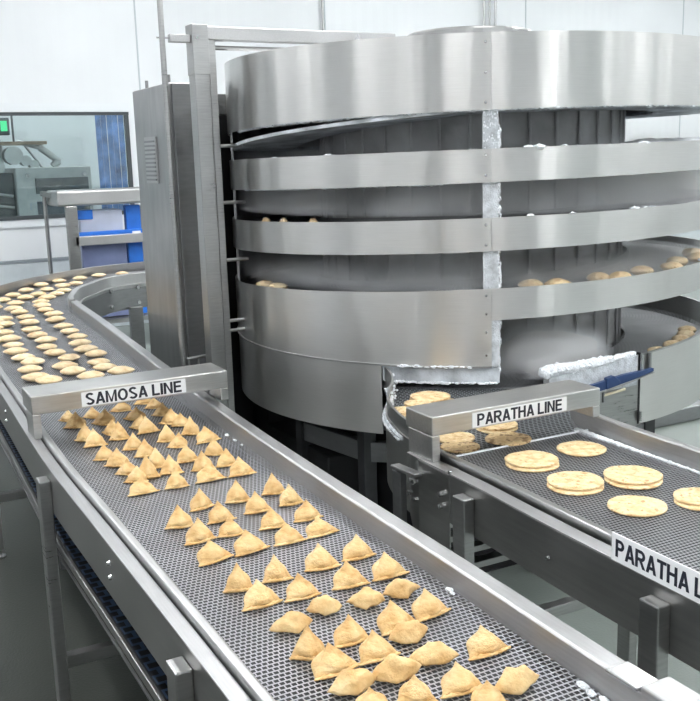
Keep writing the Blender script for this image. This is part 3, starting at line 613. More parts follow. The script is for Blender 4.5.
for ph in (-150, -100, -60, -30, 20, 60, 110, 160):
    x, y = dpt(ph, 1.02); obj('support_leg', B(x-0.035, x+0.035, y-0.035, y+0.035, FL+0.001, -1.22, org=DO), M_DARK, drum, 0.004)
bm = bmesh.new()
for a, b_ in ((-60, -30), (-30, 20), (-100, -60), (20, 60)):
    p, q = dpt(a, 1.02), dpt(b_, 1.02); beam(bm, (p[0]-CX, p[1]-CY, -1.42-FL), (q[0]-CX, q[1]-CY, -1.42-FL), 0.05, 0.10)
obj('base_ring_beam', bm, M_DARKST, drum, 0.004)
bm = bmesh.new(); p, q = dpt(-75, 0.9), dpt(10, 0.8); rod(bm, (p[0]-CX, p[1]-CY, -1.58-FL), (q[0]-CX, q[1]-CY, -1.56-FL), 0.018); obj('drive_shaft', bm, M_STEEL, drum)
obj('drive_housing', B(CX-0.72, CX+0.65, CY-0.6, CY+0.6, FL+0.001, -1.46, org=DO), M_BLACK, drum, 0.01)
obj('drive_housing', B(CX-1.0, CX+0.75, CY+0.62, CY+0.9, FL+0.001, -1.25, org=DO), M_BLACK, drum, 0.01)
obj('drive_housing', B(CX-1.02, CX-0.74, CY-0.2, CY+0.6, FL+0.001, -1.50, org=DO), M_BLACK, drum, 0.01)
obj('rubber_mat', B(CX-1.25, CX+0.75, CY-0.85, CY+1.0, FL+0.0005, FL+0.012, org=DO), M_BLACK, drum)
# latch and hinge hardware at the door seam
for z0, z1 in ((-0.985, -0.905), (-1.215, -1.17)):
    x, y = dpt(35.4, RD+0.012); x2, y2 = dpt(37.6, RD+0.012)
    la = obj('door_latch', rod(bmesh.new(), (x-CX, y-CY, z0-FL), (x-CX, y-CY, z1-FL), 0.008), M_BOLT, drum)
    if z0 > -1: obj('latch_plate', rod(bmesh.new(), (x2-CX, y2-CY, z0-FL), (x2-CX, y2-CY, z1-FL), 0.009), M_STEEL, la)
obj('door_gap', ring(35.2, 35.6, -1.23, -0.90, RD+0.0, 0.02, 0.2), M_BLACK, drum)

# scraper held against the frosted panel
sc = thing('scraper_rail', (dpt(28, RD)[0], dpt(28, RD)[1], -1.03), 'dark blue curved scraper rail on the frosted panel beside the PARATHA LINE bar', 'scraper')
so = tuple(sc.location)
def arc_bar(p0, p1, z0, z1, r, h, th, org, n=14):
    bm = bmesh.new(); rows = []
    for i in range(n+1):
        t = i/n; ph = p0+(p1-p0)*t; z = z0+(z1-z0)*t; hh = h*(0.35+0.65*min(1, (1-t)*2.2))
        o1 = dpt(ph, r+th); i1_ = dpt(ph, r)
        rows.append([bm.verts.new((x-org[0], y-org[1], zz-org[2])) for (x, y), zz in ((i1_, z), (o1, z), (o1, z+hh), (i1_, z+hh))])
    for a, b in zip(rows, rows[1:]):
        for k in range(4): bm.faces.new((a[k], a[(k+1) % 4], b[(k+1) % 4], b[k]))
    bm.faces.new(rows[0]); bm.faces.new(rows[-1][::-1]); return bm
obj('blade', arc_bar(20, 37.5, -1.062, -0.985, RD+0.02, 0.040, 0.02, so), M_NAVY, sc, 0.002)
obj('edge_strip', arc_bar(20, 37.5, -1.068, -0.991, RD+0.018, 0.008, 0.026, so), M_RAIL, sc)
obj('end_block', arc_bar(26, 29, -1.035, -1.02, RD+0.02, 0.05, 0.026, so), M_NAVY, sc, 0.003)
for a, b_ in ((21, 25), (26, 31)):
    p, q = dpt(a, RD+0.02), dpt(b_, RD+0.02); z = -1.083+(a-21)*0.0032
    ro = obj('white_rod', rod(bmesh.new(), (p[0]-so[0], p[1]-so[1], z-so[2]), (q[0]-so[0], q[1]-so[1], z+0.016-so[2]), 0.006), plain('ivory_rod', (0.75, 0.68, 0.5), 0.5), sc)
    obj('rod_holder', rod(bmesh.new(), (p[0]-so[0], p[1]-so[1], z-0.03-so[2]), (p[0]-so[0], p[1]-so[1], z+0.02-so[2]), 0.006), M_DARKST, ro)

# snow and frost heaped on edges
def lump(bm, c, r, seed, sq=(1, 1, 1), sub=2):
    res = bmesh.ops.create_icosphere(bm, subdivisions=sub, radius=1)
    for v in res['verts']:
        n = noise.noise(v.co*1.9+Vector((seed*3.1, seed, 0)))*0.35
        v.co = Vector(c)+Vector((v.co.x*r*sq[0]*(1+n), v.co.y*r*sq[1]*(1+n), v.co.z*r*sq[2]*(1+n)))
bm = bmesh.new()
for i in range(34):
    t = i/33; ph = 14.5+19.5*t; x, y = dpt(ph, RD-0.01); z = -0.975+0.122*R2(ph)
    r = 0.020*(1.3-0.75*t); lump(bm, (x, y, z), r, i, (1.3, 1.3, 1.0+random.random()*0.4))
sn = obj('snow_drift', bm, M_SNOW, None, 0, True); tag(sn, 'bank of white snow along the top of the frosted panel by the drum outlet', 'snow', kind='stuff')
bm = bmesh.new()
for i in range(120):
    ph = -17.0+22*random.random(); x, y = dpt(ph, RD-0.008); lump(bm, (x, y, -0.982-random.random()*0.006), 0.003+0.003*random.random(), i, (1.8, 1.8, 1), 1)
for i in range(50):
    ph = -14.0+14*random.random(); x, y = dpt(ph, RD+0.001); lump(bm, (x, y, -0.916+random.random()*0.01), 0.005, i, (2.2, 2.2, 0.6), 1)
tag(obj('frost_rim', bm, M_SNOW, None, 0, True), 'ragged white frost hanging under the sheet above the outlet', 'frost', kind='stuff')
bm = bmesh.new()
for i in range(150):
    zz = random.random(); z = -0.93+1.04*zz; ph = 5.2+random.random()*0.5
    x, y = dpt(ph, RD-0.012); lump(bm, (x, y, z), 0.003+0.003*random.random(), i, (1, 1, 2.0), 1)
for i in range(60):
    z = random.choice([0.0, 0.18])+random.random()*0.0; ph = 2.6+2.6*random.random(); z = random.choice([-0.05, -0.02])+0.19*random.random(); x, y = dpt(ph, RD-0.008); lump(bm, (x, y, z+0.04), 0.003, i, (1.2, 1, 1.6), 1)
tag(obj('seam_ice', bm, M_SNOW, None, 0, True), 'white ice crusted on the upright post between the drum bands', 'ice', kind='stuff')
bm = bmesh.new()
for i in range(330):
    ph = -62+130*(i/329.0); q = R2(ph); x, y = dpt(ph, RD-0.012-0.012*random.random()); lump(bm, (x, y, tb(q)-0.001), 0.004+0.005*random.random(), i, (1.8, 1.8, 1), 1)
for i in range(90):
    ph = -60+55*random.random(); q = R2(ph); x, y = dpt(ph, RD-0.02); lump(bm, (x, y, E_['b2b'](q)-0.001), 0.003+0.004*random.random(), i, (2.2, 2.2, 1), 1)
tag(obj('hood_frost', bm, M_FROST, None, 0, True), 'grey white frost fringe under the top hood of the drum', 'frost', kind='stuff')
bm = bmesh.new()
for ph, nm, r in ((11, 'b2t', .016), (13, 'b2t', .02), (18, 'b2t', .012), (36, 'b2t', .016), (60, 'b2t', .02), (20, 'b3t', .010), (34, 'b3t', .015), (37, 'b3t', .011), (39, 'b3t', .010), (62, 'b3t', .016), (-29, 'b2t', .012), (-45, 'b2t', .010), (11.5, 'b3t', .013), (60, 'b4t', .012)):
    x, y = dpt(ph, RD-0.025); lump(bm, (x, y, E_[nm](R2(ph))-0.003), r, ph, (1.6, 1.6, 0.8), 2)
for i in range(60):
    ph = 55+100*random.random(); x, y = dpt(ph, RD-0.05-0.3*random.random()); lump(bm, (x, y, E_['b2t'](R2(ph))-0.03+0.01*random.random()), 0.03+0.03*random.random(), i, (1.8, 1.8, 0.7), 2)
tag(obj('snow_clumps', bm, M_SNOW, None, 0, True), 'white snow clumps lying on the upper drum tiers', 'snow', kind='stuff')
bm = bmesh.new()
for i in range(60):
    t = i/59; j = min(sI+14+int(t*34), len(PL)-6); p = PL[j]; n_ = normals2(PL, -1)[j]; o_ = 0.020+0.004*random.random()
    lump(bm, (p.x+n_.x*o_, p.y+n_.y*o_, -1.008), 0.003+0.003*random.random(), i, (1.3, 1.3, 0.8), 1)
    if t > 0.45: lump(bm, (p.x+n_.x*(-0.015+random.random()*0.03), p.y-0.01, -0.995+0.06*random.random()), 0.004+0.005*random.random(), i+7, (1, 1, 1), 1)
tag(obj('guard_frost', bm, M_SNOW, None, 0, True), 'white frost on the curved guard where the paratha belt leaves the drum', 'frost', kind='stuff')
bm = bmesh.new()
for i in range(110):
    t = i/109; y = 2.64-0.72*t; lump(bm, (2.300-0.012+0.004*random.random()-0.006*t, y, -0.999), (0.009*(1-0.75*t)+0.002)*(0.7+0.5*random.random()), i, (1.2, 1.6, 0.8), 1)
for (x, y, r) in ((1.165, 1.78, .012), (1.160, 1.76, .008), (1.15, 1.30, .014), (1.145, 1.27, .012), (1.15, 1.24, .012), (1.14, 1.21, .011), (1.19, 3.30, .012), (1.19, 3.22, .010), (1.188, 3.15, .008)):
    lump(bm, (x, y, -0.998), r*0.7, x*9+y, (1, 1.6, 0.5), 2)
tag(obj('belt_edge_snow', bm, M_SNOW, None, 0, True), 'thin white snow line along the belt edges beside the rails', 'snow', kind='stuff')

# ------------------------------------------------------------------ cabinet, frame and pipes left of the drum
cb = thing('control_cabinet', (1.6, 5.0, FL), 'tall stainless steel cabinet with a small vent left of the drum', 'cabinet')
obj('body', B(0, 0.245, 0.02, 0.68, 0.1, 2.395), M_CAB, cb, 0.006)
obj('front_door', B(0.012, 0.245, 0.0, 0.019, 0.12, 2.39), M_DARKST, cb, 0.003)
obj('side_panel', B(-0.006, 0.0, 0.012, 0.67, 0.12, 2.39), M_CAB, cb, 0.002)
obj('plinth', B(0.02, 0.24, 0.04, 0.66, 0.001, 0.1), M_BLACK, cb)
vt = obj('vent', B(-0.016, -0.006, 0.26, 0.47, 1.88, 2.13), M_RAIL, cb, 0.002)
for i in range(10): obj('louvre', B(-0.021, -0.016, 0.275, 0.455, 1.895+i*0.0228, 1.905+i*0.0228), M_DARKST, vt)
for y in (0.10, 0.5): obj('top_stud', rod(bmesh.new(), (0.03, y, 2.39), (0.03, y, 2.44), 0.009), M_DARKST, cb)
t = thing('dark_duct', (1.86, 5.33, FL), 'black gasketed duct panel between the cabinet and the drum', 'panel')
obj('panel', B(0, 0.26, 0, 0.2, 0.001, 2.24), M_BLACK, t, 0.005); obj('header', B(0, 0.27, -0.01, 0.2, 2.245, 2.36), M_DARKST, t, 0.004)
fr = thing('support_frame', (1.6, 4.6, FL), 'tall stainless support frame with a beam reaching over the drum', 'frame')
obj('main_post', B(0.0, 0.075, 0, 0.09, 0.001, 2.628), M_STEEL, fr, 0.004)
obj('collar', B(-0.003, 0.078, -0.003, 0.093, 2.40, 2.632), M_STEEL, fr, 0.003)
obj('second_post', B(0.082, 0.118, 0.02, 0.075, 0.001, 2.565), M_STEEL, fr, 0.003)
obj('top_beam', B(0.0785, 1.12, 0.01, 0.08, 2.563, 2.625), M_RAIL, fr, 0.004)
obj('beam_stay', B(1.05, 1.12, 0.01, 0.08, 2.471, 2.562), M_RAIL, fr)
obj('lower_tube', rod(bmesh.new(), (0.12, 0.05, 2.53), (1.05, 0.05, 2.53), 0.011), M_STEEL, fr)
obj('bracket', B(-0.105, -0.004, 0.02, 0.055, 2.548, 2.585), M_RAIL, fr, 0.003)
obj('bolt', rod(bmesh.new(), (-0.165, 0.035, 2.568), (-0.105, 0.035, 2.568), 0.004), M_BOLT, fr)
obj('bolt', rod(bmesh.new(), (0.02, -0.009, 2.568), (0.02, 0.0, 2.568), 0.007), M_BOLT, fr)
for z in (2.064, 1.787, 1.50, 1.19, 1.14): obj('rung', rod(bmesh.new(), (0.118, 0.05, z), (0.245, 0.06, z), 0.009), M_RAIL, fr)
co = obj('conduit', rod(bmesh.new(), (1.462, 4.635, FL+0.001), (1.462, 4.635, CE-0.001), 0.0135), M_STEEL, None, smooth=False); tag(co, 'slim vertical conduit pipe rising in front of the tall cabinet to the ceiling', 'pipe')
t = thing('pipe_bracket', (1.5, 4.75, -1.0), 'small bent steel pipe handle low on the cabinet front', 'pipe')
bm = bmesh.new(); rod(bm, (0.02, 0, 0.0), (0.13, 0, 0.005), 0.008); rod(bm, (0.03, 0, 0.0), (0.03, 0, -0.998), 0.006); rod(bm, (0.08, 0, 0.0), (0.08, 0, -0.998), 0.006); obj('pipes', bm, M_RAIL, t)

# ------------------------------------------------------------------ kerb and floor channel on the right
tag(obj('floor_kerb', B(4.3, 9.5, 5.0, 5.25, FL+0.001, FL+0.11), M_DARKST, None, 0.01), 'low grey steel kerb on the floor behind the drum at the right', 'kerb')

# ------------------------------------------------------------------ food
def blob_from_hull(points, cuts, infl, namp, seed, smooth_it=2):
    bm = bmesh.new()
    for p in points: bm.verts.new(p)
    bmesh.ops.convex_hull(bm, input=bm.verts)
    bmesh.ops.triangulate(bm, faces=bm.faces)
    bmesh.ops.subdivide_edges(bm, edges=bm.edges, cuts=cuts, use_grid_fill=True)
    c = sum((v.co for v in bm.verts), Vector())/len(bm.verts)
    corners = [Vector(p) for p in points]
    for v in bm.verts:
        d = min((v.co-q).length for q in corners)
        w = min(1, d/0.38); n = (v.co-c).normalized()
        v.co += n*infl*w*w*(3-2*w)
        v.co += n*namp*noise.noise(v.co*5+Vector((seed, seed*2, 0)))
    bmesh.ops.smooth_vert(bm, verts=bm.verts, factor=0.35, use_axis_x=True, use_axis_y=True, use_axis_z=True)
    zm = min(v.co.z for v in bm.verts)
    for v in bm.verts:
        if v.co.z < 0.02: v.co.z = max(v.co.z, 0.0)
    return bm
def samosa_meshes():
    """unit samosa: front edge 1 wide along x, faces -y"""
    out = []
    for s in range(6):
        random.seed(40+s); j = lambda a: random.uniform(-a, a)
        Cn = [Vector((-0.5, 0.0)), Vector((0.5, 0.0)), Vector((0.08+j(.12), 0.60+j(.06)))]; ap = Vector((j(.05), 0.28+j(.03))); bm = bmesh.new(); prev = None; NA = 36; NT = 14; hgt = 1.0
        for it in range(NT+1):
            t = it/NT; z = hgt*t; k = (1-t)*(1+0.10*math.sin(math.pi*t)) if t < 1 else 0.0
            row = []
            for ia in range(NA):
                e = ia/NA*3; c0 = int(e); f = e-c0; A, C = Cn[c0], Cn[(c0+1) % 3]
                p = A.lerp(C, f); d_ = (C-A); nrm = Vector((d_.y, -d_.x)).normalized()
                m_ = math.sin(math.pi*f); bulge = (0.05+0.36*math.sin(math.pi*min(1, t*1.15+0.08))**1.3)*m_**1.6
                cc = Vector((0.02, 0.2)).lerp(ap, t); q = cc+(p-Vector((0.02, 0.2)))*k+nrm*bulge*(1-t)**0.5*(0.75 if c0 == 0 else 0.55)
                n1 = noise.noise(Vector((q.x*3, q.y*3, z*3+s*5)))*0.035*(1-t*0.8)
                sag = 0.05*math.sin(math.pi*f) if (c0 == 0 and it == 0) else 0
                row.append(bm.verts.new((q.x+n1, q.y+n1, z)))
            if prev:
                for k2 in range(NA): bm.faces.new((prev[k2], prev[(k2+1) % NA], row[(k2+1) % NA], row[k2]))
            else: bm.faces.new(row[::-1])
            prev = row
        bmesh.ops.remove_doubles(bm, verts=prev, dist=0.02)
        me = bpy.data.meshes.new('samosa'); bmesh.ops.recalc_face_normals(bm, faces=bm.faces); bm.to_mesh(me); bm.free(); me.materials.append(M_SAM)
        for p in me.polygons: p.use_smooth = True
        # crimped base edge: a bulging roll along the front with pinches
        bm = bmesh.new(); prev = None; n = 22; sag = 0.05+j(.02)
        for i in range(n+1):
            t = i/n; x = -0.52+1.04*t; y = -0.03-0.09*math.sin(math.pi*t)+0.012*math.sin(i*2.3+s); r = (0.026+0.046*math.sin(math.pi*t)**0.6)*(1+0.18*math.sin(i*2.1+s*2)); zc = r*0.95+0.02+0.03*math.sin(math.pi*t)*math.sin(3*t+s)
            row = [bm.verts.new((x, y+r*1.1*math.cos(a), max(zc+r*math.sin(a), 0.0))) for a in [2*math.pi*k/8 for k in range(8)]]
            if prev:
                for k in range(8): bm.faces.new((prev[k], prev[(k+1) % 8], row[(k+1) % 8], row[k]))
            else: bm.faces.new(row)
            prev = row
        bm.faces.new(prev[::-1]); bmesh.ops.recalc_face_normals(bm, faces=bm.faces)
        m2 = bpy.data.meshes.new('crimped_edge'); bm.to_mesh(m2); bm.free(); m2.materials.append(M_CRIMP)
        for p in m2.polygons: p.use_smooth = True
        out.append((me, m2))
    return out
SM = samosa_meshes()
ORD = ['first', 'second', 'third', 'fourth', 'fifth', 'sixth', 'seventh', 'eighth', 'ninth', 'tenth', 'eleventh', 'twelfth', 'thirteenth', 'fourteenth', 'fifteenth', 'sixteenth', 'seventeenth', 'eighteenth', 'nineteenth', 'twentieth']
S = [[0.723,3.841,-0.985,0.077,0.045,0.185],[0.734,3.721,-0.442,0.091,0.061,-0.076],[0.819,3.838,-0.805,0.075,0.045,0.121],[0.837,3.711,-0.832,0.1,0.06,-0.152],[0.95,3.879,-0.423,0.089,0.042,-0.106],[0.956,3.709,-0.998,0.1,0.05,0.009],[0.936,3.568,-1.051,0.094,0.054,-0.047],[0.955,3.498,0.074,0.086,0.062,-0.091],[1.061,3.94,-0.391,0.078,0.042,0.075],[1.08,3.847,-0.393,0.077,0.043,0.246],[1.066,3.711,-0.702,0.075,0.053,0.217],[1.055,3.563,-0.904,0.094,0.064,-0.155],[0.719,3.516,-0.774,0.075,0.067,0.116],[0.741,3.431,-0.075,0.084,0.065,0.036],[0.821,3.556,-1.246,0.087,0.06,-0.111],[0.837,3.467,-0.226,0.075,0.068,-0.164],[0.844,3.314,-0.264,0.075,0.06,0.048],[0.726,3.246,-0.454,0.075,0.056,0.157],[0.741,3.147,-0.711,0.083,0.064,-0.165],[0.856,3.202,-0.389,0.075,0.063,0.141],[0.748,3.047,-0.643,0.075,0.052,-0.035],[0.856,3.065,-0.27,0.075,0.068,-0.173],[0.755,2.957,-0.397,0.075,0.051,-0.007],[0.797,2.97,-0.262,0.075,0.079,-0.25],[0.744,2.837,0.019,0.096,0.048,0.096],[0.875,2.972,-0.195,0.08,0.063,-0.06],[0.849,2.833,-0.074,0.077,0.057,0.122],[0.978,3.342,-0.25,0.075,0.065,0.094],[0.985,3.249,-0.589,0.075,0.053,0.088],[0.962,3.066,-0.169,0.081,0.061,0.089],[1.085,3.514,-0.453,0.075,0.051,0.009],[1.078,3.375,-0.408,0.075,0.07,-0.148],[1.104,3.258,0.216,0.1,0.057,0.069],[1.065,3.09,-0.41,0.075,0.06,-0.013],[1.058,2.951,-0.142,0.075,0.06,0.105],[0.976,2.949,-0.323,0.08,0.065,0.066],[0.962,2.839,0.03,0.1,0.053,0.037],[1.067,2.834,-0.012,0.092,0.059,-0.066],[1.081,2.612,-0.209,0.075,0.064,0.078],[0.963,2.606,-0.231,0.076,0.066,-0.007],[0.853,2.611,0.161,0.078,0.06,0.01],[0.98,2.493,-0.173,0.082,0.061,0.047],[0.866,2.483,0.008,0.083,0.058,-0.071],[0.971,2.358,-0.104,0.082,0.057,0.019],[0.751,2.503,-0.203,0.082,0.062,0.077],[0.852,2.37,-0.184,0.075,0.05,-0.017],[0.765,2.374,0.061,0.088,0.063,0.097],[0.756,2.232,0.208,0.098,0.055,0.087],[0.857,2.237,0.166,0.1,0.057,0.035],[0.743,2.034,-0.287,0.075,0.066,0.078],[0.759,1.935,0.048,0.097,0.059,0.048],[1.089,2.5,-0.1,0.075,0.061,-0.029],[1.078,2.365,-0.019,0.087,0.054,-0.07],[1.064,2.244,0.059,0.096,0.047,0.06],[0.965,2.237,-0.024,0.091,0.053,0.047],[0.842,2.038,-0.179,0.075,0.063,0.026],[0.855,1.923,-0.006,0.089,0.056,0.005],[0.966,2.045,-0.133,0.091,0.061,-0.002],[1.072,2.054,-0.068,0.092,0.058,-0.007],[0.977,1.917,-0.156,0.091,0.06,0.039],[1.084,1.914,-0.008,0.097,0.059,0.07],[0.869,1.587,0.004,0.091,0.057,0.056],[0.747,1.664,-0.486,0.075,0.069,0.064],[0.772,1.587,0.097,0.1,0.056,0.016],[0.853,1.676,0.022,0.086,0.057,-0.022],[0.968,1.678,0.194,0.097,0.062,-0.062],[1.061,1.69,0.138,0.096,0.06,0.005],[1.07,1.49,0.011,0.099,0.054,0.041],[0.943,1.4,-0.038,0.093,0.054,0.007],[0.85,1.414,-0.457,0.076,0.048,-0.25],[0.958,1.337,-0.266,0.075,0.042,-0.145],[0.766,1.427,-0.299,0.08,0.042,-0.06]]
LYING = [[0.767,1.783,-0.118,0.099],[0.866,1.819,-0.404,0.087],[0.962,1.8,-0.479,0.09],[1.055,1.801,-0.178,0.093],[0.959,1.613,-0.081,0.096],[0.955,1.511,-0.381,0.099],[0.862,1.493,-0.225,0.107],[0.766,1.502,0.008,0.106],[1.033,1.343,-0.031,0.105]]
OV = [[0.761,4.683],[0.769,4.885],[0.816,5.068],[0.793,5.219],[0.791,5.42],[0.811,5.626],[0.823,5.839],[0.831,6.088],[0.886,6.412],[0.92,6.662],[0.8,4.576],[0.933,4.867],[0.941,4.723],[0.996,5.071],[0.962,5.255],[0.958,5.447],[0.995,5.672],[0.985,5.874],[0.991,6.101],[1.029,6.385],[1.05,6.63],[1.053,6.888],[1.044,7.083],[1.103,7.365],[1.164,7.835],[1.059,7.613],[1.219,7.627],[1.3,8.081],[1.467,8.361],[1.095,4.723],[1.099,4.863],[1.139,5.092],[1.125,5.255],[1.138,5.455],[1.173,5.677],[1.176,5.893],[1.183,6.103],[1.194,6.4],[1.23,6.643],[1.224,6.884],[1.242,7.109],[1.275,7.325],[1.337,7.762],[1.452,8.029],[1.65,8.541],[1.608,8.177],[1.464,7.699],[1.354,7.517],[1.842,8.606],[1.733,8.267],[2.033,8.717],[1.137,4.583],[0.988,4.558],[1.553,7.871],[2.241,8.727],[0.805,6.304],[0.727,5.835],[0.94,7.256],[0.851,6.589]]
PA = [[2.142,2.45,0.083,1.0],[1.915,2.429,0.086,2.0],[1.892,2.189,0.085,2.0],[2.075,2.136,0.088,2.0],[1.91,1.946,0.083,1.0],[2.094,1.891,0.072,2.0],[1.829,2.717,0.069,1.0],[2.01,2.683,0.081,1.0],[2.086,2.853,0.077,2.0],[1.876,2.819,0.072,1.0],[1.902,3.226,0.052,2.0],[1.813,3.055,0.049,2.0],[2.009,3.287,0.057,2.0],[2.112,3.358,0.084,2.0],[2.1,3.263,0.082,1.0]]
def rows_of(items, gap):
    """group things on a belt into rows by distance, left to right inside a row"""
    it = sorted(range(len(items)), key=lambda i: -items[i][1]); rows = [[it[0]]]
    for i in it[1:]:
        if items[rows[-1][0]][1]-items[i][1] > gap: rows.append([])
        rows[-1].append(i)
    for r in rows: r.sort(key=lambda i: items[i][0])
    return rows
random.seed(3)
rw = rows_of(S, 0.13)
for ri, r in enumerate(rw):
    for ci, i in enumerate(r):
        x, y, yaw, w, h, lat = S[i]; v = SM[i % 6]
        o = bpy.data.objects.new('samosa', v[0]); col.objects.link(o); w *= 1.02
        o.location = (x, y, -0.999); o.rotation_euler = (0, 0, yaw); o.scale = (w, w*0.85, h*1.0)
        e = bpy.data.objects.new('crimped_edge', v[1]); col.objects.link(e); e.parent = o
        pos = ('%s from the left rail' % ORD[ci]) if ci < len(r)-1 else 'nearest the right rail'
        far = '%s row from the bar' % ORD[ri]
        tag(o, 'golden samosa, %s in the %s' % (pos, far), 'samosa', 'samosas on the near belt')
# samosas lying on their side
def lying_mesh(s):
    random.seed(80+s); j = lambda a: random.uniform(-a, a)
    pts = [(-0.5, 0.0, 0.10), (0.5, j(.1), 0.14), (j(.1), -0.26, 0.03), (0.05+j(.08), 0.30, 0.05), (-0.15+j(.08), 0.06, 0.42), (0.18+j(.08), 0.02, 0.40), (0.1, -0.12, 0.36)]
    bm = blob_from_hull(pts, 5, 0.05, 0.09, s*2.3+9)
    me = bpy.data.meshes.new('lying_samosa'); bmesh.ops.recalc_face_normals(bm, faces=bm.faces); bm.to_mesh(me); bm.free(); me.materials.append(M_SAM)
    for p in me.polygons: p.use_smooth = True
    return me
ltxt = ['leftmost, beside the left rail', 'second of the upper row of toppled ones', 'third of the upper row, pointing left', 'touching the tall samosa near the right rail', 'slim and straight edged, in the middle of the belt', 'with pointed right tip beside the lowest tall samosa', 'long and curved near the bottom edge', 'large, cut by the bottom edge near the left rail', 'at the bottom edge nearest the right rail']
for i, (x, y, yaw, w) in enumerate(LYING):
    o = bpy.data.objects.new('lying_samosa', lying_mesh(i)); col.objects.link(o)
    o.location = (x, y+0.012, -0.999); o.rotation_euler = (0, 0, yaw); o.scale = (w*1.05, w*1.05, w*1.05)
    tag(o, 'toppled pale samosa lying flat, '+ltxt[i], 'samosa', 'toppled samosas on the near belt')
# flat pastries on the curve
def puck(s, rx=0.5, ry=0.42, h=0.16):
    bm = bmesh.new(); res = bmesh.ops.create_uvsphere(bm, u_segments=20, v_segments=10, radius=1)
    for v in bm.verts:
        c = v.co.copy(); n = noise.noise(c*1.5+Vector((s*4, 0, 0)))
        pinch = 1-0.25*abs(c.x)**3
        v.co = Vector((c.x*rx*(1+0.05*n), c.y*ry*pinch*(1+0.12*n), (c.z*(1-0.4*abs(c.x)**2)*h*(1+0.15*n)+h*0.95)))
        v.co.z = max(v.co.z, 0)
    me = bpy.data.meshes.new('flat_pastry'); bm.to_mesh(me); bm.free(); me.materials.append(M_PALE)
    for p in me.polygons: p.use_smooth = True
    return me
PK = [puck(s) for s in range(5)]
random.seed(5)
rw = rows_of(OV, 0.22)
for ri, r in enumerate(rw):
    for ci, i in enumerate(r):
        x, y = OV[i]; o = bpy.data.objects.new('flat_pastry', PK[i % 5]); col.objects.link(o)
        s = 0.128*random.uniform(0.93, 1.06); o.location = (x, y, -0.9995); o.rotation_euler = (0, 0, -0.5+random.uniform(-0.22, 0.22)); o.scale = (s, s, s*0.95)
        pos = ORD[ci]+' from the outer rail' if ci < len(r)-1 else 'nearest the inner rail'
        tag(o, 'flat pale pastry, %s, in the %s row from the far end' % (pos, ORD[ri]), 'pastry', 'flat pastries on the far belt')
# parathas
def paratha_mesh(s, mat):
    bm = bmesh.new(); nr, na = 9, 40; cz = lambda x, y, r: 0.10+0.022*noise.noise(Vector((x*2.6, y*2.6, s*3)))+0.012*noise.noise(Vector((x*7, y*7, s)))-0.02*r**6
    c0 = bm.verts.new((0, 0, cz(0, 0, 0))); prev = None
    for i in range(1, nr+1):
        r = i/nr; ring_ = []
        for k in range(na):
            a = 2*math.pi*k/na; rr = r*(1+0.022*noise.noise(Vector((math.cos(a)*1.3, math.sin(a)*1.3, s*5)))*r*2); x, y = rr*math.cos(a), rr*math.sin(a)
            ring_.append(bm.verts.new((x, y, cz(x, y, r))))
        for k in range(na):
            if prev: bm.faces.new((prev[k], prev[(k+1) % na], ring_[(k+1) % na], ring_[k]))
            else: bm.faces.new((c0, ring_[k], ring_[(k+1) % na]))
        prev = ring_
    low = [bm.verts.new((v.co.x*1.005, v.co.y*1.005, max(v.co.z-0.07, 0.02))) for v in prev]; bot = [bm.verts.new((v.co.x*0.96, v.co.y*0.96, 0)) for v in prev]
    for k in range(na):
        q = (k+1) % na; bm.faces.new((prev[k], low[k], low[q], prev[q])); bm.faces.new((low[k], bot[k], bot[q], low[q]))
    bm.faces.new(bot[::-1]); bmesh.ops.recalc_face_normals(bm, faces=bm.faces)
    me = bpy.data.meshes.new('paratha'); bm.to_mesh(me); bm.free(); me.materials.append(mat)
    for p in me.polygons: p.use_smooth = True
    return me
ptxt = ['single round paratha nearest the PARATHA LINE bar on the right', 'pale paratha %s of the stack left, just in front of the bar', 'paratha %s of the overlapping pair with two dark dots, second row left', 'blistered paratha %s of the pair, second row right', 'single large plain paratha nearest the camera in the middle of the belt', 'paratha %s of the pair cut by the right picture edge', 'browned paratha just behind the left end of the crossing bar leg', 'browned dark paratha seen under the crossing bar by the darker belt', 'paratha %s of the pair half hidden under the crossing bar', 'paratha edge peeping between the two browned ones under the bar', 'small far paratha %s of the pair left behind the bar, upper', 'small far paratha %s of the pair left behind the bar, lower', 'paratha %s of the pair inside the drum outlet, left', 'paratha %s of the pair deepest in the drum outlet', 'paratha behind the crossing bar at the outlet middle']
random.seed(9)
for i, (x, y, r, n) in enumerate(PA):
    mat = M_PARB if i in (6, 7) else M_PAR
    zb = -0.999 if y < 2.62 else -1.007
    if y > 2.62 and y < 2.70: zb = -1.0
    for k in range(int(n)):
        o = bpy.data.objects.new('paratha', paratha_mesh(i*2+k, mat)); col.objects.link(o)
        dx, dy = (0, 0) if k == int(n)-1 else (-0.010+random.uniform(-.003, .003), -0.016)
        o.location = (x+dx, y+dy, zb+k*0.0085); o.rotation_euler = (0, 0, random.uniform(0, 6)); o.scale = (r, r, 0.075)
        l = ptxt[i]
        if '%s' in l: l = l % ('lying on top' if k else 'at the bottom')
        tag(o, l, 'paratha', 'parathas on the right hand belt')
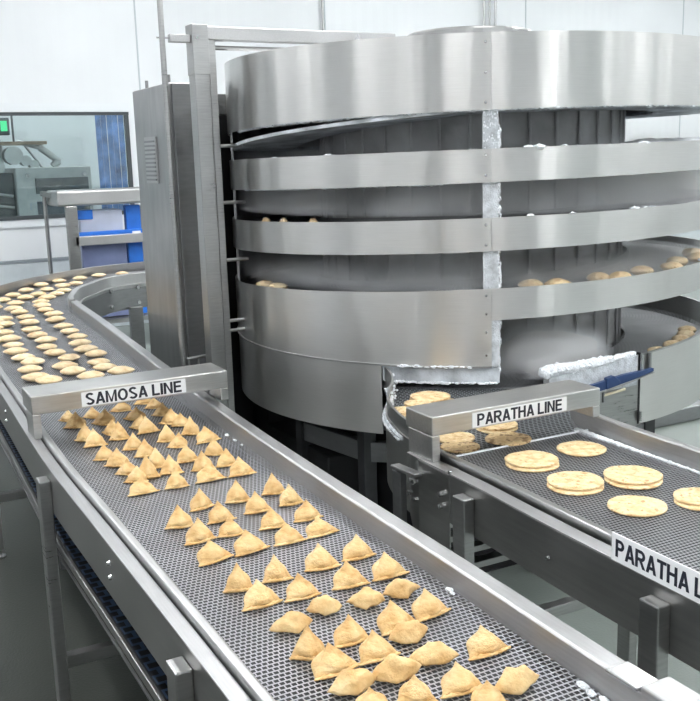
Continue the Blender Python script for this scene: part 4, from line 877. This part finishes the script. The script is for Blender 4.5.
# food riding round inside the drum
tt = [('b4t', a, 'second open tier from the bottom') for a in (13, 18, 29, 33, 42, 50, 58, 66, 74)] + [('b5', a, 'lowest open tier') for a in (41, 50, 58, 65, 71, 77)]
for i, (nm, ph, where) in enumerate(tt):
    o = bpy.data.objects.new('frozen_pastry', PK[i % 5]); col.objects.link(o); rr = 1.16 if nm == 'b5' else (1.22 if i % 2 else 1.17)
    x, y = dpt(ph, rr); q = R2(ph); z = (f5(q) if nm == 'b5' else E_['b4t'](q)-0.035)+0.001
    s = 0.11 if nm == 'b5' else 0.12; o.location = (x, y, z); o.rotation_euler = (0, 0, -AZ+q+random.uniform(-.3, .3)); o.scale = (s, s, s*1.25)
    cnt = i if nm == 'b4t' else i-9
    tag(o, 'frosty pastry on the drum\'s %s, %s from the seam' % (where, ORD[cnt]), 'pastry', 'pastries riding inside the drum')
for i, (nm, ph) in enumerate((('b3t', -57), ('b3t', -48), ('b3t', -37), ('b4t', -60), ('b4t', -52))):
    o = bpy.data.objects.new('frozen_pastry', PK[i % 5]); col.objects.link(o); x, y = dpt(ph, 1.2); q = R2(ph); s = 0.05 if nm == 'b3t' else 0.11
    o.location = (x, y, E_[nm](q)-0.034); o.rotation_euler = (0, 0, -AZ+q); o.scale = (s, s, s*(2.9 if nm == 'b3t' else 1.2))
    tag(o, 'pastry tip at the drum\'s left, %s over the %s' % (ORD[i % 3], 'middle band' if nm == 'b3t' else 'wide lower panel'), 'pastry', 'pastries riding inside the drum')

# ------------------------------------------------------------------ cold mist
def mist(name, label, p0, p1, ra, rb, z0, z1, dens, sc, contrast):
    m = bpy.data.materials.new(name); m.use_nodes = True; nt = m.node_tree
    for n_ in list(nt.nodes): nt.nodes.remove(n_)
    N, L = nt.nodes.new, nt.links.new
    out = N('ShaderNodeOutputMaterial'); v = N('ShaderNodeVolumeScatter'); v.inputs['Color'].default_value = (0.93, 0.96, 1, 1); v.inputs['Anisotropy'].default_value = 0.0
    tc = N('ShaderNodeTexCoord'); n = N('ShaderNodeTexNoise'); n.inputs['Scale'].default_value = sc; n.inputs['Detail'].default_value = 3; L(tc.outputs['Object'], n.inputs['Vector'])
    mr = N('ShaderNodeMapRange'); mr.inputs['From Min'].default_value = contrast; mr.inputs['From Max'].default_value = 0.75; mr.inputs['To Max'].default_value = dens; L(n.outputs['Fac'], mr.inputs['Value'])
    sx = N('ShaderNodeSeparateXYZ'); L(tc.outputs['Object'], sx.inputs[0])
    hz = N('ShaderNodeMapRange'); hz.interpolation_type = 'SMOOTHSTEP'; hz.inputs['From Min'].default_value = (z1-z0)*0.98; hz.inputs['From Max'].default_value = (z1-z0)*0.15; L(sx.outputs[2], hz.inputs['Value'])
    mm = N('ShaderNodeMath'); mm.operation = 'MULTIPLY'; L(mr.outputs[0], mm.inputs[0]); L(hz.outputs[0], mm.inputs[1])
    # thins out sideways from the middle of its arc
    c_ = dpt((p0+p1)/2, 1.1); half = max(0.12, R2((p1-p0)/2)*1.1)
    dv = N('ShaderNodeVectorMath'); dv.operation = 'DISTANCE'; L(tc.outputs['Object'], dv.inputs[0]); dv.inputs[1].default_value = (c_[0]-CX, c_[1]-CY, 0.05)
    hd = N('ShaderNodeMapRange'); hd.interpolation_type = 'SMOOTHSTEP'; hd.inputs['From Min'].default_value = half*1.05; hd.inputs['From Max'].default_value = half*0.35; L(dv.outputs['Value'], hd.inputs['Value'])
    m2 = N('ShaderNodeMath'); m2.operation = 'MULTIPLY'; L(mm.outputs[0], m2.inputs[0]); L(hd.outputs[0], m2.inputs[1])
    L(m2.outputs[0], v.inputs['Density']); L(v.outputs[0], out.inputs['Volume'])
    bm = bmesh.new(); n_ = 16; rows = []
    for i in range(n_+1):
        ph = p0+(p1-p0)*i/n_; rows.append([bm.verts.new((dpt(ph, r)[0]-CX, dpt(ph, r)[1]-CY, z-z0)) for r, z in ((ra, z0), (rb, z0), (rb, z1), (ra, z1))])
    for a, b in zip(rows, rows[1:]):
        for k in range(4): bm.faces.new((a[k], a[(k+1) % 4], b[(k+1) % 4], b[k]))
    bm.faces.new(rows[0]); bm.faces.new(rows[-1][::-1])
    o = obj(name, bm, m); o.location = (CX, CY, z0); tag(o, label, 'mist', kind='stuff')
mist('cold_mist', 'dense white cold mist at the drum outlet', 4, 34, 0.86, 1.262, -0.985, -0.74, 90.0, 6, 0.36)
mist('mist_plume', 'white mist spilling out over the snowy edge of the drum outlet', 5, 27, 1.31, 1.42, -0.97, -0.80, 40.0, 9, 0.40)
mist('cold_mist', 'thin cold mist in the gap above the wide lower drum panel', -80, 100, 0.86, 1.262, -0.60, -0.45, 8, 3.5, 0.30)
mist('cold_mist', 'bluish mist in the two upper gaps of the drum', -85, 110, 0.86, 1.262, -0.265, 0.12, 8, 3.0, 0.33)

# ------------------------------------------------------------------ lift everything from eye-relative heights to the floor at zero
for o in list(col.objects):
    if o.parent is None and o.type != 'CAMERA': o.location.z += Z0
